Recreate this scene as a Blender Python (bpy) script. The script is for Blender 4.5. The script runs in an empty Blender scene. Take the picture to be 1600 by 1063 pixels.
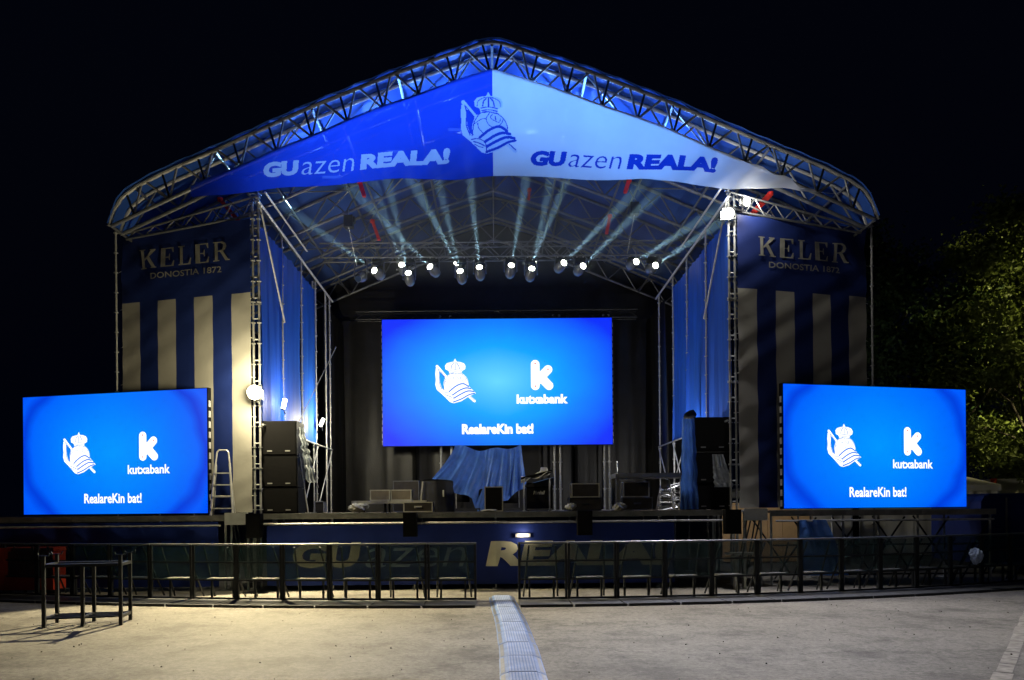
import bpy, bmesh, math, random
from mathutils import Vector, Matrix
R = math.radians
rnd = random.Random(7)
sc = bpy.context.scene
col = sc.collection

# ------------------------------------------------------------------ camera, sky, exposure
EYE, FPX, VPX, VPY, ROLL = 1.86, 1155.0, 775.0, 796.0, R(0.5)
cam_d = bpy.data.cameras.new('camera')
cam = bpy.data.objects.new('camera', cam_d); col.objects.link(cam)
cam.location = (0, 0, EYE)
cam.rotation_euler = (R(90), ROLL, 0)
cam_d.sensor_width = 36; cam_d.lens = FPX / 1600 * 36
cam_d.shift_x = (800 - VPX) / 1600; cam_d.shift_y = (VPY - 531.5) / 1600
cam_d.clip_start = 0.1; cam_d.clip_end = 3000
sc.camera = cam

world = bpy.data.worlds.new('World'); sc.world = world; world.use_nodes = True
wn = world.node_tree.nodes; wl = world.node_tree.links
sky = wn.new('ShaderNodeTexSky'); sky.sky_type = 'NISHITA'; sky.sun_disc = False
sky.sun_elevation = R(-5); sky.sun_rotation = R(200)
wl.new(sky.outputs[0], wn['Background'].inputs[0]); wn['Background'].inputs[1].default_value = 0.12
glow = wn.new('ShaderNodeBackground'); glow.inputs[0].default_value = (.09, .20, .80, 1); glow.inputs[1].default_value = 0.003   # faint night sky
addsh = wn.new('ShaderNodeAddShader'); wl.new(wn['Background'].outputs[0], addsh.inputs[0]); wl.new(glow.outputs[0], addsh.inputs[1])
wl.new(addsh.outputs[0], wn['World Output'].inputs[0])

vs = sc.view_settings
vs.view_transform = 'Standard'; vs.look = 'None'; vs.gamma = 1; vs.exposure = 0.0; vs.use_curve_mapping = False
cy = sc.cycles
cy.use_denoising = True
cy.max_bounces = 5; cy.diffuse_bounces = 2; cy.glossy_bounces = 2; cy.transmission_bounces = 3
cy.transparent_max_bounces = 12; cy.volume_bounces = 0
cy.sample_clamp_indirect = 3.0; cy.sample_clamp_direct = 0
cy.caustics_reflective = False; cy.caustics_refractive = False
cy.use_adaptive_sampling = True; cy.adaptive_threshold = 0.015

def at(px, py, d):
    """world point seen at a measured spot of the survey photograph, at depth d"""
    dx, dy = px - VPX, VPY - py
    c, s = math.cos(ROLL), math.sin(ROLL)
    return Vector(((dx * c + dy * s) * d / FPX, d, EYE + (-dx * s + dy * c) * d / FPX))

# ------------------------------------------------------------------ materials
def mat(name, color, rough=0.6, metal=0.0, var=0.15, scale=6.0, bump=0.0, bscale=40.0, spec=0.3, trans=0.0, stretch=None, sheer=0.0):
    m = bpy.data.materials.new(name); m.use_nodes = True
    n = m.node_tree.nodes; l = m.node_tree.links; b = n['Principled BSDF']
    b.inputs['Roughness'].default_value = rough; b.inputs['Metallic'].default_value = metal
    b.inputs['Specular IOR Level'].default_value = spec
    tc = n.new('ShaderNodeTexCoord'); mp = n.new('ShaderNodeMapping')
    if stretch: mp.inputs['Scale'].default_value = stretch
    l.new(tc.outputs['Object'], mp.inputs[0])
    nz = n.new('ShaderNodeTexNoise'); nz.inputs['Scale'].default_value = scale; nz.inputs['Detail'].default_value = 6
    l.new(mp.outputs[0], nz.inputs['Vector'])
    rp = n.new('ShaderNodeValToRGB')
    rp.color_ramp.elements[0].position = 0.3; rp.color_ramp.elements[1].position = 0.7
    rp.color_ramp.elements[0].color = [c * (1 - var) for c in color] + [1]
    rp.color_ramp.elements[1].color = [min(1, c * (1 + var)) for c in color] + [1]
    l.new(nz.outputs['Fac'], rp.inputs[0]); l.new(rp.outputs[0], b.inputs['Base Color'])
    if bump:
        n2 = n.new('ShaderNodeTexNoise'); n2.inputs['Scale'].default_value = bscale; n2.inputs['Detail'].default_value = 4
        l.new(mp.outputs[0], n2.inputs['Vector'])
        bp = n.new('ShaderNodeBump'); bp.inputs['Strength'].default_value = bump; bp.inputs['Distance'].default_value = 0.05
        l.new(n2.outputs['Fac'], bp.inputs['Height']); l.new(bp.outputs[0], b.inputs['Normal'])
    if trans:
        t = n.new('ShaderNodeBsdfTranslucent'); l.new(rp.outputs[0], t.inputs[0])
        mx = n.new('ShaderNodeMixShader'); mx.inputs[0].default_value = trans
        l.new(b.outputs[0], mx.inputs[1]); l.new(t.outputs[0], mx.inputs[2]); l.new(mx.outputs[0], n['Material Output'].inputs[0])
    if sheer:
        tp = n.new('ShaderNodeBsdfTransparent'); m2 = n.new('ShaderNodeMixShader'); m2.inputs[0].default_value = sheer
        l.new(n['Material Output'].inputs[0].links[0].from_socket, m2.inputs[1]); l.new(tp.outputs[0], m2.inputs[2]); l.new(m2.outputs[0], n['Material Output'].inputs[0])
    return m

def emit(name, color, strength):
    m = bpy.data.materials.new(name); m.use_nodes = True
    b = m.node_tree.nodes['Principled BSDF']
    b.inputs['Base Color'].default_value = (0.02, 0.02, 0.02, 1)
    b.inputs['Emission Color'].default_value = (*color, 1); b.inputs['Emission Strength'].default_value = strength
    return m

def mesh_mat(name, color, alpha):
    """fine perforated sheet: holes let the light through"""
    m = bpy.data.materials.new(name); m.use_nodes = True
    n = m.node_tree.nodes; l = m.node_tree.links; b = n['Principled BSDF']
    b.inputs['Base Color'].default_value = (*color, 1); b.inputs['Roughness'].default_value = 0.45
    t = n.new('ShaderNodeBsdfTransparent'); mx = n.new('ShaderNodeMixShader')
    tc = n.new('ShaderNodeTexCoord'); nz = n.new('ShaderNodeTexNoise'); nz.inputs['Scale'].default_value = 3.0
    l.new(tc.outputs['Object'], nz.inputs['Vector'])
    mr = n.new('ShaderNodeMapRange'); mr.inputs[3].default_value = alpha - 0.1; mr.inputs[4].default_value = alpha + 0.1
    l.new(nz.outputs['Fac'], mr.inputs[0]); l.new(mr.outputs[0], mx.inputs[0])
    l.new(t.outputs[0], mx.inputs[1]); l.new(b.outputs[0], mx.inputs[2]); l.new(mx.outputs[0], n['Material Output'].inputs[0])
    return m

def screen_mat(name, inner, mid, outer, rx, rz, ring, strength):
    """the picture shown on an LED wall: a soft round blue gradient"""
    m = bpy.data.materials.new(name); m.use_nodes = True
    n = m.node_tree.nodes; l = m.node_tree.links; b = n['Principled BSDF']
    b.inputs['Base Color'].default_value = (0.01, 0.01, 0.01, 1); b.inputs['Roughness'].default_value = 0.7
    tc = n.new('ShaderNodeTexCoord'); mp = n.new('ShaderNodeMapping')
    mp.inputs['Scale'].default_value = (1 / rx, 0, 1 / rz); l.new(tc.outputs['Object'], mp.inputs[0])
    nz = n.new('ShaderNodeTexNoise'); nz.inputs['Scale'].default_value = 1.6; l.new(mp.outputs[0], nz.inputs['Vector'])
    ln = n.new('ShaderNodeVectorMath'); ln.operation = 'LENGTH'; l.new(mp.outputs[0], ln.inputs[0])
    ma = n.new('ShaderNodeMath'); ma.operation = 'MULTIPLY_ADD'; ma.inputs[1].default_value = 0.22; ma.inputs[2].default_value = -0.11
    l.new(nz.outputs['Fac'], ma.inputs[0])
    ad = n.new('ShaderNodeMath'); ad.operation = 'ADD'; l.new(ln.outputs['Value'], ad.inputs[0]); l.new(ma.outputs[0], ad.inputs[1])
    rp = n.new('ShaderNodeValToRGB'); e = rp.color_ramp.elements
    e[0].position = 0.0; e[0].color = (*inner, 1); e[1].position = 1.0; e[1].color = (*outer, 1)
    x = e.new(0.42); x.color = (*mid, 1)
    if ring:
        x = e.new(0.70); x.color = (*[a * 0.5 + c * 0.5 for a, c in zip(mid, outer)], 1)
        x = e.new(0.78); x.color = (*[c * 0.75 for c in outer], 1)
        x = e.new(0.86); x.color = (*[a * 0.35 + c * 0.65 for a, c in zip(mid, outer)], 1)
    l.new(ad.outputs[0], rp.inputs[0]); l.new(rp.outputs[0], b.inputs['Emission Color'])
    b.inputs['Emission Strength'].default_value = strength
    return m

def asphalt_mat():
    m = bpy.data.materials.new('asphalt'); m.use_nodes = True
    n = m.node_tree.nodes; l = m.node_tree.links; b = n['Principled BSDF']
    b.inputs['Roughness'].default_value = 0.75; b.inputs['Specular IOR Level'].default_value = 0.35
    tc = n.new('ShaderNodeTexCoord')
    def noise(scale, detail, rough=0.55, dist=0.0):
        z = n.new('ShaderNodeTexNoise'); z.inputs['Scale'].default_value = scale; z.inputs['Detail'].default_value = detail
        z.inputs['Roughness'].default_value = rough; z.inputs['Distortion'].default_value = dist
        l.new(tc.outputs['Object'], z.inputs['Vector']); return z
    def ramp(src, a, bb, ca, cb):
        r = n.new('ShaderNodeValToRGB'); r.color_ramp.elements[0].position = a; r.color_ramp.elements[1].position = bb
        r.color_ramp.elements[0].color = (ca, ca, ca, 1); r.color_ramp.elements[1].color = (cb, cb, cb, 1)
        l.new(src, r.inputs[0]); return r
    def mult(a, bb):
        x = n.new('ShaderNodeMix'); x.data_type = 'RGBA'; x.blend_type = 'MULTIPLY'; x.inputs['Factor'].default_value = 1
        l.new(a, x.inputs['A']); l.new(bb, x.inputs['B']); return x.outputs['Result']
    base = n.new('ShaderNodeValToRGB')
    base.color_ramp.elements[0].position = 0.35; base.color_ramp.elements[1].position = 0.7
    base.color_ramp.elements[0].color = (0.120, 0.114, 0.105, 1); base.color_ramp.elements[1].color = (0.195, 0.188, 0.175, 1)
    l.new(noise(0.45, 10, 0.68).outputs['Fac'], base.inputs[0])
    c = mult(base.outputs[0], ramp(noise(0.9, 10, 0.75).outputs['Fac'], 0.38, 0.50, 0.60, 1.0).outputs[0])
    c = mult(c, ramp(noise(16, 6, 0.75).outputs['Fac'], 0.36, 0.58, 0.60, 1.15).outputs[0])
    c = mult(c, ramp(noise(5.5, 9, 0.8).outputs['Fac'], 0.38, 0.52, 0.70, 1.05).outputs[0])
    c = mult(c, ramp(noise(90, 3, 0.8).outputs['Fac'], 0.25, 0.75, 0.62, 1.35).outputs[0])
    vs_ = n.new('ShaderNodeTexVoronoi'); vs_.inputs['Scale'].default_value = 2.2; l.new(tc.outputs['Object'], vs_.inputs['Vector'])
    c = mult(c, ramp(vs_.outputs['Distance'], 0.035, 0.055, 0.30, 1.0).outputs[0])
    # cracks: edges of large distorted cells, only here and there
    dn = noise(1.4, 9, 0.75); vm = n.new('ShaderNodeVectorMath'); vm.operation = 'MULTIPLY_ADD'
    vm.inputs[1].default_value = (1.6, 1.6, 0); l.new(dn.outputs['Color'], vm.inputs[0]); l.new(tc.outputs['Object'], vm.inputs[2])
    vo = n.new('ShaderNodeTexVoronoi'); vo.feature = 'DISTANCE_TO_EDGE'; vo.inputs['Scale'].default_value = 0.07
    l.new(vm.outputs[0], vo.inputs['Vector'])
    cr = ramp(vo.outputs['Distance'], 0.0, 0.0016, 0.62, 1.0)
    c = mult(c, cr.outputs[0])
    l.new(c, b.inputs['Base Color'])
    bn = noise(55, 5, 0.7); bp = n.new('ShaderNodeBump'); bp.inputs['Strength'].default_value = 0.5; bp.inputs['Distance'].default_value = 0.02
    l.new(bn.outputs['Fac'], bp.inputs['Height']); l.new(bp.outputs[0], b.inputs['Normal'])
    return m

M = dict(
    asphalt=asphalt_mat(),
    paint=mat('road_paint', (0.21, 0.20, 0.185), 0.7, var=0.4, scale=9),
    steel=mat('galvanised_steel', (0.36, 0.37, 0.38), 0.45, 0.35, 0.25, 9),
    alu=mat('aluminium', (0.50, 0.51, 0.53), 0.4, 0.35, 0.15, 9),
    truss=mat('truss_steel', (0.15, 0.16, 0.18), 0.45, 0.6, 0.2, 9),
    dark_steel=mat('dark_steel', (0.024, 0.027, 0.032), 0.42, 0.3, 0.3, 12),
    black=mat('black_paint', (0.006, 0.0063, 0.0075), 0.6, 0.0, 0.3, 10, 0.2, 120, spec=0.1),
    cover=mat('black_cover_cloth', (0.022, 0.023, 0.026), 0.7, 0.0, 0.3, 3, 0.3, 7),
    drape=mat('black_drape', (0.0125, 0.0125, 0.0135), 0.42, 0.0, 0.3, 2, 0.1, 20, trans=0.05),
    curtain=mat('blue_curtain', (0.012, 0.085, 0.52), 0.55, 0.0, 0.2, 1.2, 0.15, 5, trans=0.15, stretch=(6, 6, .4)),
    membrane=mat('roof_membrane', (0.018, 0.058, 0.26), 0.85, 0.0, 0.2, 0.8, 0.2, 1.5, spec=0.08),
    ban_blue=mat('banner_blue', (0.015, 0.06, 0.50), 0.6, 0.0, 0.12, 0.8, 0.15, 1.6, trans=0.45, sheer=0.10),
    ban_white=mat('banner_white', (0.62, 0.66, 0.72), 0.6, 0.0, 0.08, 0.8, 0.15, 1.6, trans=0.45, sheer=0.10),
    print_light=mat('print_light', (0.42, 0.52, 0.68), 0.6, 0.0, 0.05, 3, trans=0.4),
    print_blue=mat('print_blue', (0.012, 0.05, 0.42), 0.6, 0.0, 0.05, 3, trans=0.4),
    navy=mat('navy_cloth', (0.010, 0.024, 0.14), 0.55, 0.0, 0.15, 0.9, 0.3, 1.8),
    cream=mat('cream_cloth', (0.35, 0.345, 0.32), 0.6, 0.0, 0.1, 0.9, 0.3, 1.8),
    silver_print=mat('silver_print', (0.26, 0.26, 0.24), 0.5, 0.1, 0.3, 5),
    skirt=mat('skirt_cloth', (0.008, 0.026, 0.20), 0.6, 0.0, 0.15, 0.9, 0.25, 2.2),
    skirt_print=mat('skirt_print', (0.55, 0.54, 0.42), 0.65, 0.0, 0.1, 4),
    deck=mat('deck_plywood', (0.07, 0.055, 0.045), 0.6, 0.0, 0.25, 3),
    fascia=mat('deck_fascia', (0.20, 0.20, 0.19), 0.5, 0.3, 0.25, 5),
    plate=mat('floor_plate_steel', (0.09, 0.095, 0.11), 0.5, 0.4, 0.25, 5),
    white_panel=mat('white_panel', (0.62, 0.63, 0.62), 0.5, 0.0, 0.12, 4),
    tarp=mat('blue_tarp', (0.075, 0.20, 0.62), 0.4, 0.0, 0.25, 2.5, 0.8, 7, trans=0.15),
    plastic=mat('clear_plastic', (0.42, 0.47, 0.55), 0.22, 0.0, 0.3, 5, 0.8, 9, spec=0.6),
    case_trim=mat('case_trim', (0.55, 0.54, 0.47), 0.4, 0.3, 0.15, 8),
    case_body=mat('case_body', (0.045, 0.04, 0.036), 0.5, 0.0, 0.25, 5, 0.2, 60),
    case_tan=mat('case_tan', (0.20, 0.17, 0.12), 0.6, 0.0, 0.2, 5),
    rag=mat('white_rag', (0.55, 0.55, 0.48), 0.8, 0.0, 0.2, 5, 0.4, 12),
    red=mat('red_webbing', (0.55, 0.03, 0.025), 0.6, 0.0, 0.2, 6),
    red_box=mat('red_plastic', (0.50, 0.05, 0.025), 0.5, 0.0, 0.2, 2),
    grille=mat('grille', (0.008, 0.008, 0.009), 0.7, 0.0, 0.3, 50, 0.5, 150, spec=0.1),
    rubber=mat('ramp_blue_spill', (0.13, 0.20, 0.40), 0.5, 0.0, 0.25, 4, 0.2, 30),  # blue spill from the screens put into the ramp colour
    ramp_lid=mat('ramp_lid', (0.30, 0.35, 0.50), 0.5, 0.0, 0.18, 4, 0.2, 30),  # lid colour also carries the bluish screen light
    tent=mat('tent_canvas', (0.66, 0.65, 0.58), 0.7, 0.0, 0.08, 1.2, 0.2, 2, trans=0.2),
    ochre=mat('ochre_orange_light', (0.55, 0.36, 0.18), 0.7, 0.0, 0.15, 2),  # orange light on the board screen put into the colour; bundle's own orange
    bark=mat('bark', (0.035, 0.030, 0.024), 0.9, 0.0, 0.3, 12, 0.6, 25),
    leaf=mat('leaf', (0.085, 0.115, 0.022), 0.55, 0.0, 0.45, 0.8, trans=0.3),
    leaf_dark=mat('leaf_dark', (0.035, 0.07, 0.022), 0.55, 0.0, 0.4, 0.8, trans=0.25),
    glass_dark=mat('dark_lens', (0.03, 0.05, 0.09), 0.1, 0.0, 0.1, 5, spec=0.8),
    shell=mat('lamp_shell', (0.10, 0.11, 0.13), 0.25, 0.0, 0.15, 5, spec=0.7),
    mesh=mesh_mat('perforated_sheet', (0.012, 0.055, 0.065), 0.50),
    bag=mat('plastic_bag', (0.45, 0.55, 0.75), 0.35, 0.0, 0.2, 8, 0.6, 14),
    flood=emit('flood_lens', (1.0, 0.86, 0.50), 26),
    white_lamp=emit('white_lamp_lens', (1.0, 0.97, 0.85), 22),
    head_lens=emit('moving_head_lens', (0.98, 1.0, 0.82), 14),
    blue_lens=emit('blue_wash_lens', (0.10, 0.30, 1.0), 1.5),
    skirt_lamp=emit('small_tube_lens', (1.0, 0.88, 0.6), 7),
    led_white=emit('led_white', (1.0, 1.0, 1.0), 1.25),
    led_line=emit('led_line', (0.0, 0.22, 0.95), 0.9),
    led_red=emit('led_red', (0.85, 0.25, 0.25), 0.8),
    led_mid=screen_mat('led_picture_main', (0.13, 0.66, 1.0), (0.0, 0.36, 1.0), (0.0, 0.025, 0.92), 4.9, 3.1, False, 1.05),
    led_side=screen_mat('led_picture_side', (0.0, 0.31, 1.0), (0.0, 0.21, 1.0), (0.0, 0.06, 0.98), 3.4, 2.7, True, 1.0),
)

# ------------------------------------------------------------------ builders
class MB:
    def __init__(s): s.v = []; s.f = []; s.mi = []
    def add(s, vs_, fs, mi=0):
        o = len(s.v); s.v += [tuple(v) for v in vs_]
        s.f += [tuple(i + o for i in f) for f in fs]; s.mi += [mi] * len(fs); return s
    def box(s, c, size, rz=0.0, mi=0):
        hx, hy, hz = [a / 2 for a in size]; ca, sa = math.cos(rz), math.sin(rz); vv = []
        for z in (-hz, hz):
            for x, y in ((-hx, -hy), (hx, -hy), (hx, hy), (-hx, hy)):
                vv.append((c[0] + x * ca - y * sa, c[1] + x * sa + y * ca, c[2] + z))
        return s.add(vv, [(3, 2, 1, 0), (4, 5, 6, 7), (0, 1, 5, 4), (1, 2, 6, 5), (2, 3, 7, 6), (3, 0, 4, 7)], mi)
    def b2(s, a, b, mi=0):
        return s.box([(p + q) / 2 for p, q in zip(a, b)], [abs(q - p) for p, q in zip(a, b)], 0, mi)
    def tube(s, a, b, r, n=6, r2=None, mi=0):
        a, b = Vector(a), Vector(b); d = (b - a)
        if d.length < 1e-6: return s
        d.normalize(); up = Vector((0, 0, 1)) if abs(d.z) < .95 else Vector((0, 1, 0))
        u = d.cross(up).normalized(); w = d.cross(u); r2 = r if r2 is None else r2; vv = []
        for p, rr in ((a, r), (b, r2)):
            for k in range(n):
                t = 2 * math.pi * k / n; vv.append(p + (u * math.cos(t) + w * math.sin(t)) * rr)
        fs = [(k, (k + 1) % n, n + (k + 1) % n, n + k) for k in range(n)] + [tuple(range(n))[::-1], tuple(range(n, 2 * n))]
        return s.add(vv, fs, mi)
    def path(s, pts, r, n=6):
        for a, b in zip(pts, pts[1:]): s.tube(a, b, r, n)
        return s
    def ring(s, c, axis_z_r, h, n=10):
        return s.tube((c[0], c[1], c[2] - h / 2), (c[0], c[1], c[2] + h / 2), axis_z_r, n)
    def lathe(s, c, prof, n=14, M4=None):
        vv = []; fs = []
        for (r, z) in prof:
            for k in range(n):
                t = 2 * math.pi * k / n; p = Vector((r * math.cos(t), r * math.sin(t), z))
                if M4: p = M4 @ p
                vv.append(p + Vector(c))
        m = len(prof)
        for i in range(m - 1):
            for k in range(n):
                fs.append((i * n + k, i * n + (k + 1) % n, (i + 1) * n + (k + 1) % n, (i + 1) * n + k))
        fs += [tuple(range(n))[::-1], tuple(range((m - 1) * n, m * n))]
        return s.add(vv, fs)
    def grid(s, fn, nu, nv, mfn=None):
        o = len(s.v)
        for j in range(nv + 1):
            for i in range(nu + 1): s.v.append(tuple(fn(i / nu, j / nv)))
        for j in range(nv):
            for i in range(nu):
                a = o + j * (nu + 1) + i; s.f.append((a, a + 1, a + nu + 2, a + nu + 1))
                s.mi.append(mfn((i + .5) / nu, (j + .5) / nv) if mfn else 0)
        return s
    def build(s, name, m, parent=None, smooth=False, world=False):
        me = bpy.data.meshes.new(name); me.from_pydata([tuple(v) for v in s.v], [], s.f)
        for x in (m if isinstance(m, (list, tuple)) else [m]): me.materials.append(x)
        if any(s.mi):
            for p, i in zip(me.polygons, s.mi): p.material_index = i
        if smooth: me.polygons.foreach_set('use_smooth', [True] * len(me.polygons))
        if world and parent: me.transform(mw(parent).inverted())
        me.update()
        o = bpy.data.objects.new(name, me); col.objects.link(o)
        if parent: o.parent = parent
        return o
def mw(o):
    return (mw(o.parent) if o.parent else Matrix()) @ o.matrix_basis

def tag(o, label, cat, group=None, kind=None):
    if label: o['label'] = label
    if cat: o['category'] = cat
    if group: o['group'] = group
    if kind: o['kind'] = kind
    return o
def thing(name, label, cat, loc=(0, 0, 0), rz=0.0, group=None):
    """Empty at the base of a thing; parts are given in its local frame"""
    o = bpy.data.objects.new(name, None); col.objects.link(o)
    o.location = loc; o.rotation_euler = (0, 0, rz); o.empty_display_size = 0.2
    return tag(o, label, cat, group)
def copy_tree(o, parent=None):
    c = o.copy(); col.objects.link(c)
    if parent: c.parent = parent
    for ch in list(o.children): copy_tree(ch, c)
    return c
def lamp(name, kind, loc, power, color, parent=None, size=0.1, aim=None, angle=None, blend=0.3):
    d = bpy.data.lights.new(name, kind); d.energy = power; d.color = color; d.shadow_soft_size = size
    if kind == 'SPOT': d.spot_size = angle; d.spot_blend = blend
    o = bpy.data.objects.new(name, d); col.objects.link(o); o.location = loc
    if parent: o.parent = parent
    if aim is not None:
        o.rotation_euler = (Vector(aim) - Vector(loc)).to_track_quat('-Z', 'Y').to_euler()
    return o
ORD = ['first', 'second', 'third', 'fourth', 'fifth', 'sixth', 'seventh', 'eighth', 'ninth', 'tenth', 'eleventh',
       'twelfth', 'thirteenth', 'fourteenth', 'fifteenth', 'sixteenth']

# --- flat lettering and drawing: 2-D shapes -> mapped on a surface
def text2d(body, w, h, bold=0.0, shear=0.0, cuts=0.0):
    cu = bpy.data.curves.new('lettering', 'FONT'); cu.body = body; cu.size = 1; cu.offset = bold; cu.shear = shear
    cu.fill_mode = 'FRONT'; cu.resolution_u = 3
    ob = bpy.data.objects.new('lettering', cu); col.objects.link(ob)
    me = bpy.data.meshes.new_from_object(ob.evaluated_get(bpy.context.evaluated_depsgraph_get()))
    bpy.data.objects.remove(ob); bpy.data.curves.remove(cu)
    xs = [v.co.x for v in me.vertices]; ys = [v.co.y for v in me.vertices]
    x0, x1, y0, y1 = min(xs), max(xs), min(ys), max(ys)
    for v in me.vertices:
        v.co.x = (v.co.x - x0) / (x1 - x0) * w; v.co.y = (v.co.y - y0) / (y1 - y0) * h; v.co.z = 0
    bm = bmesh.new(); bm.from_mesh(me); bpy.data.meshes.remove(me)
    if cuts:
        k = 1
        while k * cuts < w:
            bmesh.ops.bisect_plane(bm, geom=bm.verts[:] + bm.edges[:] + bm.faces[:], plane_co=(k * cuts, 0, 0), plane_no=(1, 0, 0)); k += 1
    bm.verts.index_update()
    r = ([(v.co.x, v.co.y) for v in bm.verts], [tuple(v.index for v in f.verts) for f in bm.faces]); bm.free()
    return r
def smooth2d(pts, sub=5):
    out = []
    for i in range(len(pts) - 1):
        p0 = pts[max(i - 1, 0)]; p1 = pts[i]; p2 = pts[i + 1]; p3 = pts[min(i + 2, len(pts) - 1)]
        for k in range(sub):
            t = k / sub
            out.append(tuple(0.5 * (2 * b + (c - a) * t + (2 * a - 5 * b + 4 * c - d) * t * t + (3 * b - a - 3 * c + d) * t ** 3)
                             for a, b, c, d in zip(p0, p1, p2, p3)))
    out.append(tuple(pts[-1])); return out
def stroke2d(pts, w, round_=True):
    vv = []; fs = []
    n = len(pts)
    for i, p in enumerate(pts):
        a = pts[max(i - 1, 0)]; b = pts[min(i + 1, n - 1)]
        dx, dy = b[0] - a[0], b[1] - a[1]; L = math.hypot(dx, dy) or 1
        ww = w[i] if isinstance(w, (list, tuple)) else w
        vv += [(p[0] - dy / L * ww / 2, p[1] + dx / L * ww / 2), (p[0] + dy / L * ww / 2, p[1] - dx / L * ww / 2)]
    for i in range(n - 1): fs.append((2 * i, 2 * i + 1, 2 * i + 3, 2 * i + 2))
    if round_:
        ww = w if not isinstance(w, (list, tuple)) else None
        for e, q in ((0, 1), (n - 1, n - 2)):
            r = (ww or w[e]) / 2; c = pts[e]; a0 = math.atan2(c[1] - pts[q][1], c[0] - pts[q][0]); o = len(vv)
            vv += [(c[0] + r * math.cos(a0 - math.pi / 2 + math.pi * k / 8), c[1] + r * math.sin(a0 - math.pi / 2 + math.pi * k / 8)) for k in range(9)]
            fs.append(tuple(range(o, o + 9)))
    return vv, fs
def circle2d(c, r, n=28): return [(c[0] + r * math.cos(2 * math.pi * k / n), c[1] + r * math.sin(2 * math.pi * k / n)) for k in range(n)]
def fan(pts): return list(pts), [tuple(range(len(pts)))]

class Print:
    """collects flat shapes, each layer a hair proud of the last"""
    def __init__(s, fn, lift=0.004): s.fn = fn; s.l = lift; s.mb = MB()
    def put(s, shape, layer=0):
        vv, fs = shape; off = s.l + layer * 0.0025
        s.mb.add([s.fn(x, y, off) for x, y in vv], fs); s.l += 0.00012; return s
    def build(s, name, m, parent=None): return s.mb.build(name, m, parent)

CREST_FILL = [
    ('poly', [(375, 425), (360, 375), (308, 350), (300, 290), (330, 250), (400, 232), (440, 226), (465, 172), (492, 226), (550, 232), (610, 255), (636, 300), (628, 350), (578, 378), (572, 425)]),
    ('circle', (480, 600), 206),
    ('stroke', [(172, 300), (320, 478)], 46),
    ('poly', [(150, 330), (142, 430), (150, 520), (140, 600), (165, 680), (255, 760), (310, 700), (250, 660), (215, 560), (212, 430), (190, 340)]),
    ('poly', [(260, 690), (360, 700), (480, 612), (590, 568), (690, 628), (800, 742), (690, 790), (560, 870), (440, 902), (380, 884), (245, 750)]),
    ('stroke', [(690, 790), (775, 868)], 44),
]
CREST_LINE = [
    ('stroke', [(190, 335), (212, 430), (205, 560), (250, 680)], 14),
    ('stroke', [(205, 350), (300, 475)], 10),
    ('stroke', [(225, 400), (290, 480)], 22),
    ('stroke', [(378, 372), (470, 356), (575, 372)], 10), ('stroke', [(380, 402), (470, 388), (572, 402)], 9),
    ('stroke', [(372, 428), (470, 412), (575, 428)], 12),
    ('stroke', [(335, 345), (345, 290), (400, 252), (462, 240), (530, 252), (595, 290), (605, 345)], 9),
    ('stroke', [(400, 345), (410, 290), (440, 255)], 16), ('stroke', [(466, 345), (466, 255)], 16), ('stroke', [(535, 345), (522, 290), (492, 255)], 16),
    ('stroke', [(300, 530), (360, 440), (440, 405)], 10),
    ('stroke', [(290, 560), (380, 500), (440, 490)], 9), ('stroke', [(340, 545), (350, 600), (400, 660)], 9),
    ('stroke', [(480, 420), (440, 490), (460, 550), (505, 590)], 9), ('stroke', [(640, 490), (620, 540), (590, 570)], 9),
    ('stroke', [(560, 420), (640, 490), (685, 580), (680, 625)], 9),
    ('stroke', [(510, 440), (490, 480), (585, 535), (605, 490)], 9), ('stroke', [(545, 465), (550, 505)], 14),
    ('stroke', [(275, 690), (285, 600), (300, 530)], 12),
    ('stroke', [(365, 712), (480, 622), (590, 585), (680, 632)], 32), ('stroke', [(425, 765), (540, 690), (640, 655), (715, 668)], 32),
    ('stroke', [(445, 818), (560, 752), (670, 705), (765, 715)], 32), ('stroke', [(440, 880), (570, 830), (690, 765), (775, 745)], 30),
    ('stroke', [(262, 735), (340, 728), (420, 770), (440, 850), (430, 895)], 10), ('stroke', [(290, 760), (350, 780), (415, 810)], 14),
    ('stroke', [(300, 790), (350, 820), (400, 830)], 10),
    ('stroke', [(705, 785), (778, 855)], 12),
]
def draw(pr, items, x0, z0, k, layer=0):
    """items are drawn in a 940-unit tall box; k metres per unit"""
    T = lambda p: (x0 + (p[0] - 470) * k, z0 - (p[1] - 535) * k)
    for it in items:
        if it[0] == 'poly': pr.put(fan([T(p) for p in it[1]][::-1]), layer)
        elif it[0] == 'circle': pr.put(fan(circle2d(T(it[1]), it[2] * k)), layer)
        else:
            pts = smooth2d([T(p) for p in it[1]]) if len(it[1]) > 2 else [T(p) for p in it[1]]
            pr.put(stroke2d(pts, it[2] * k), layer)

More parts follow.
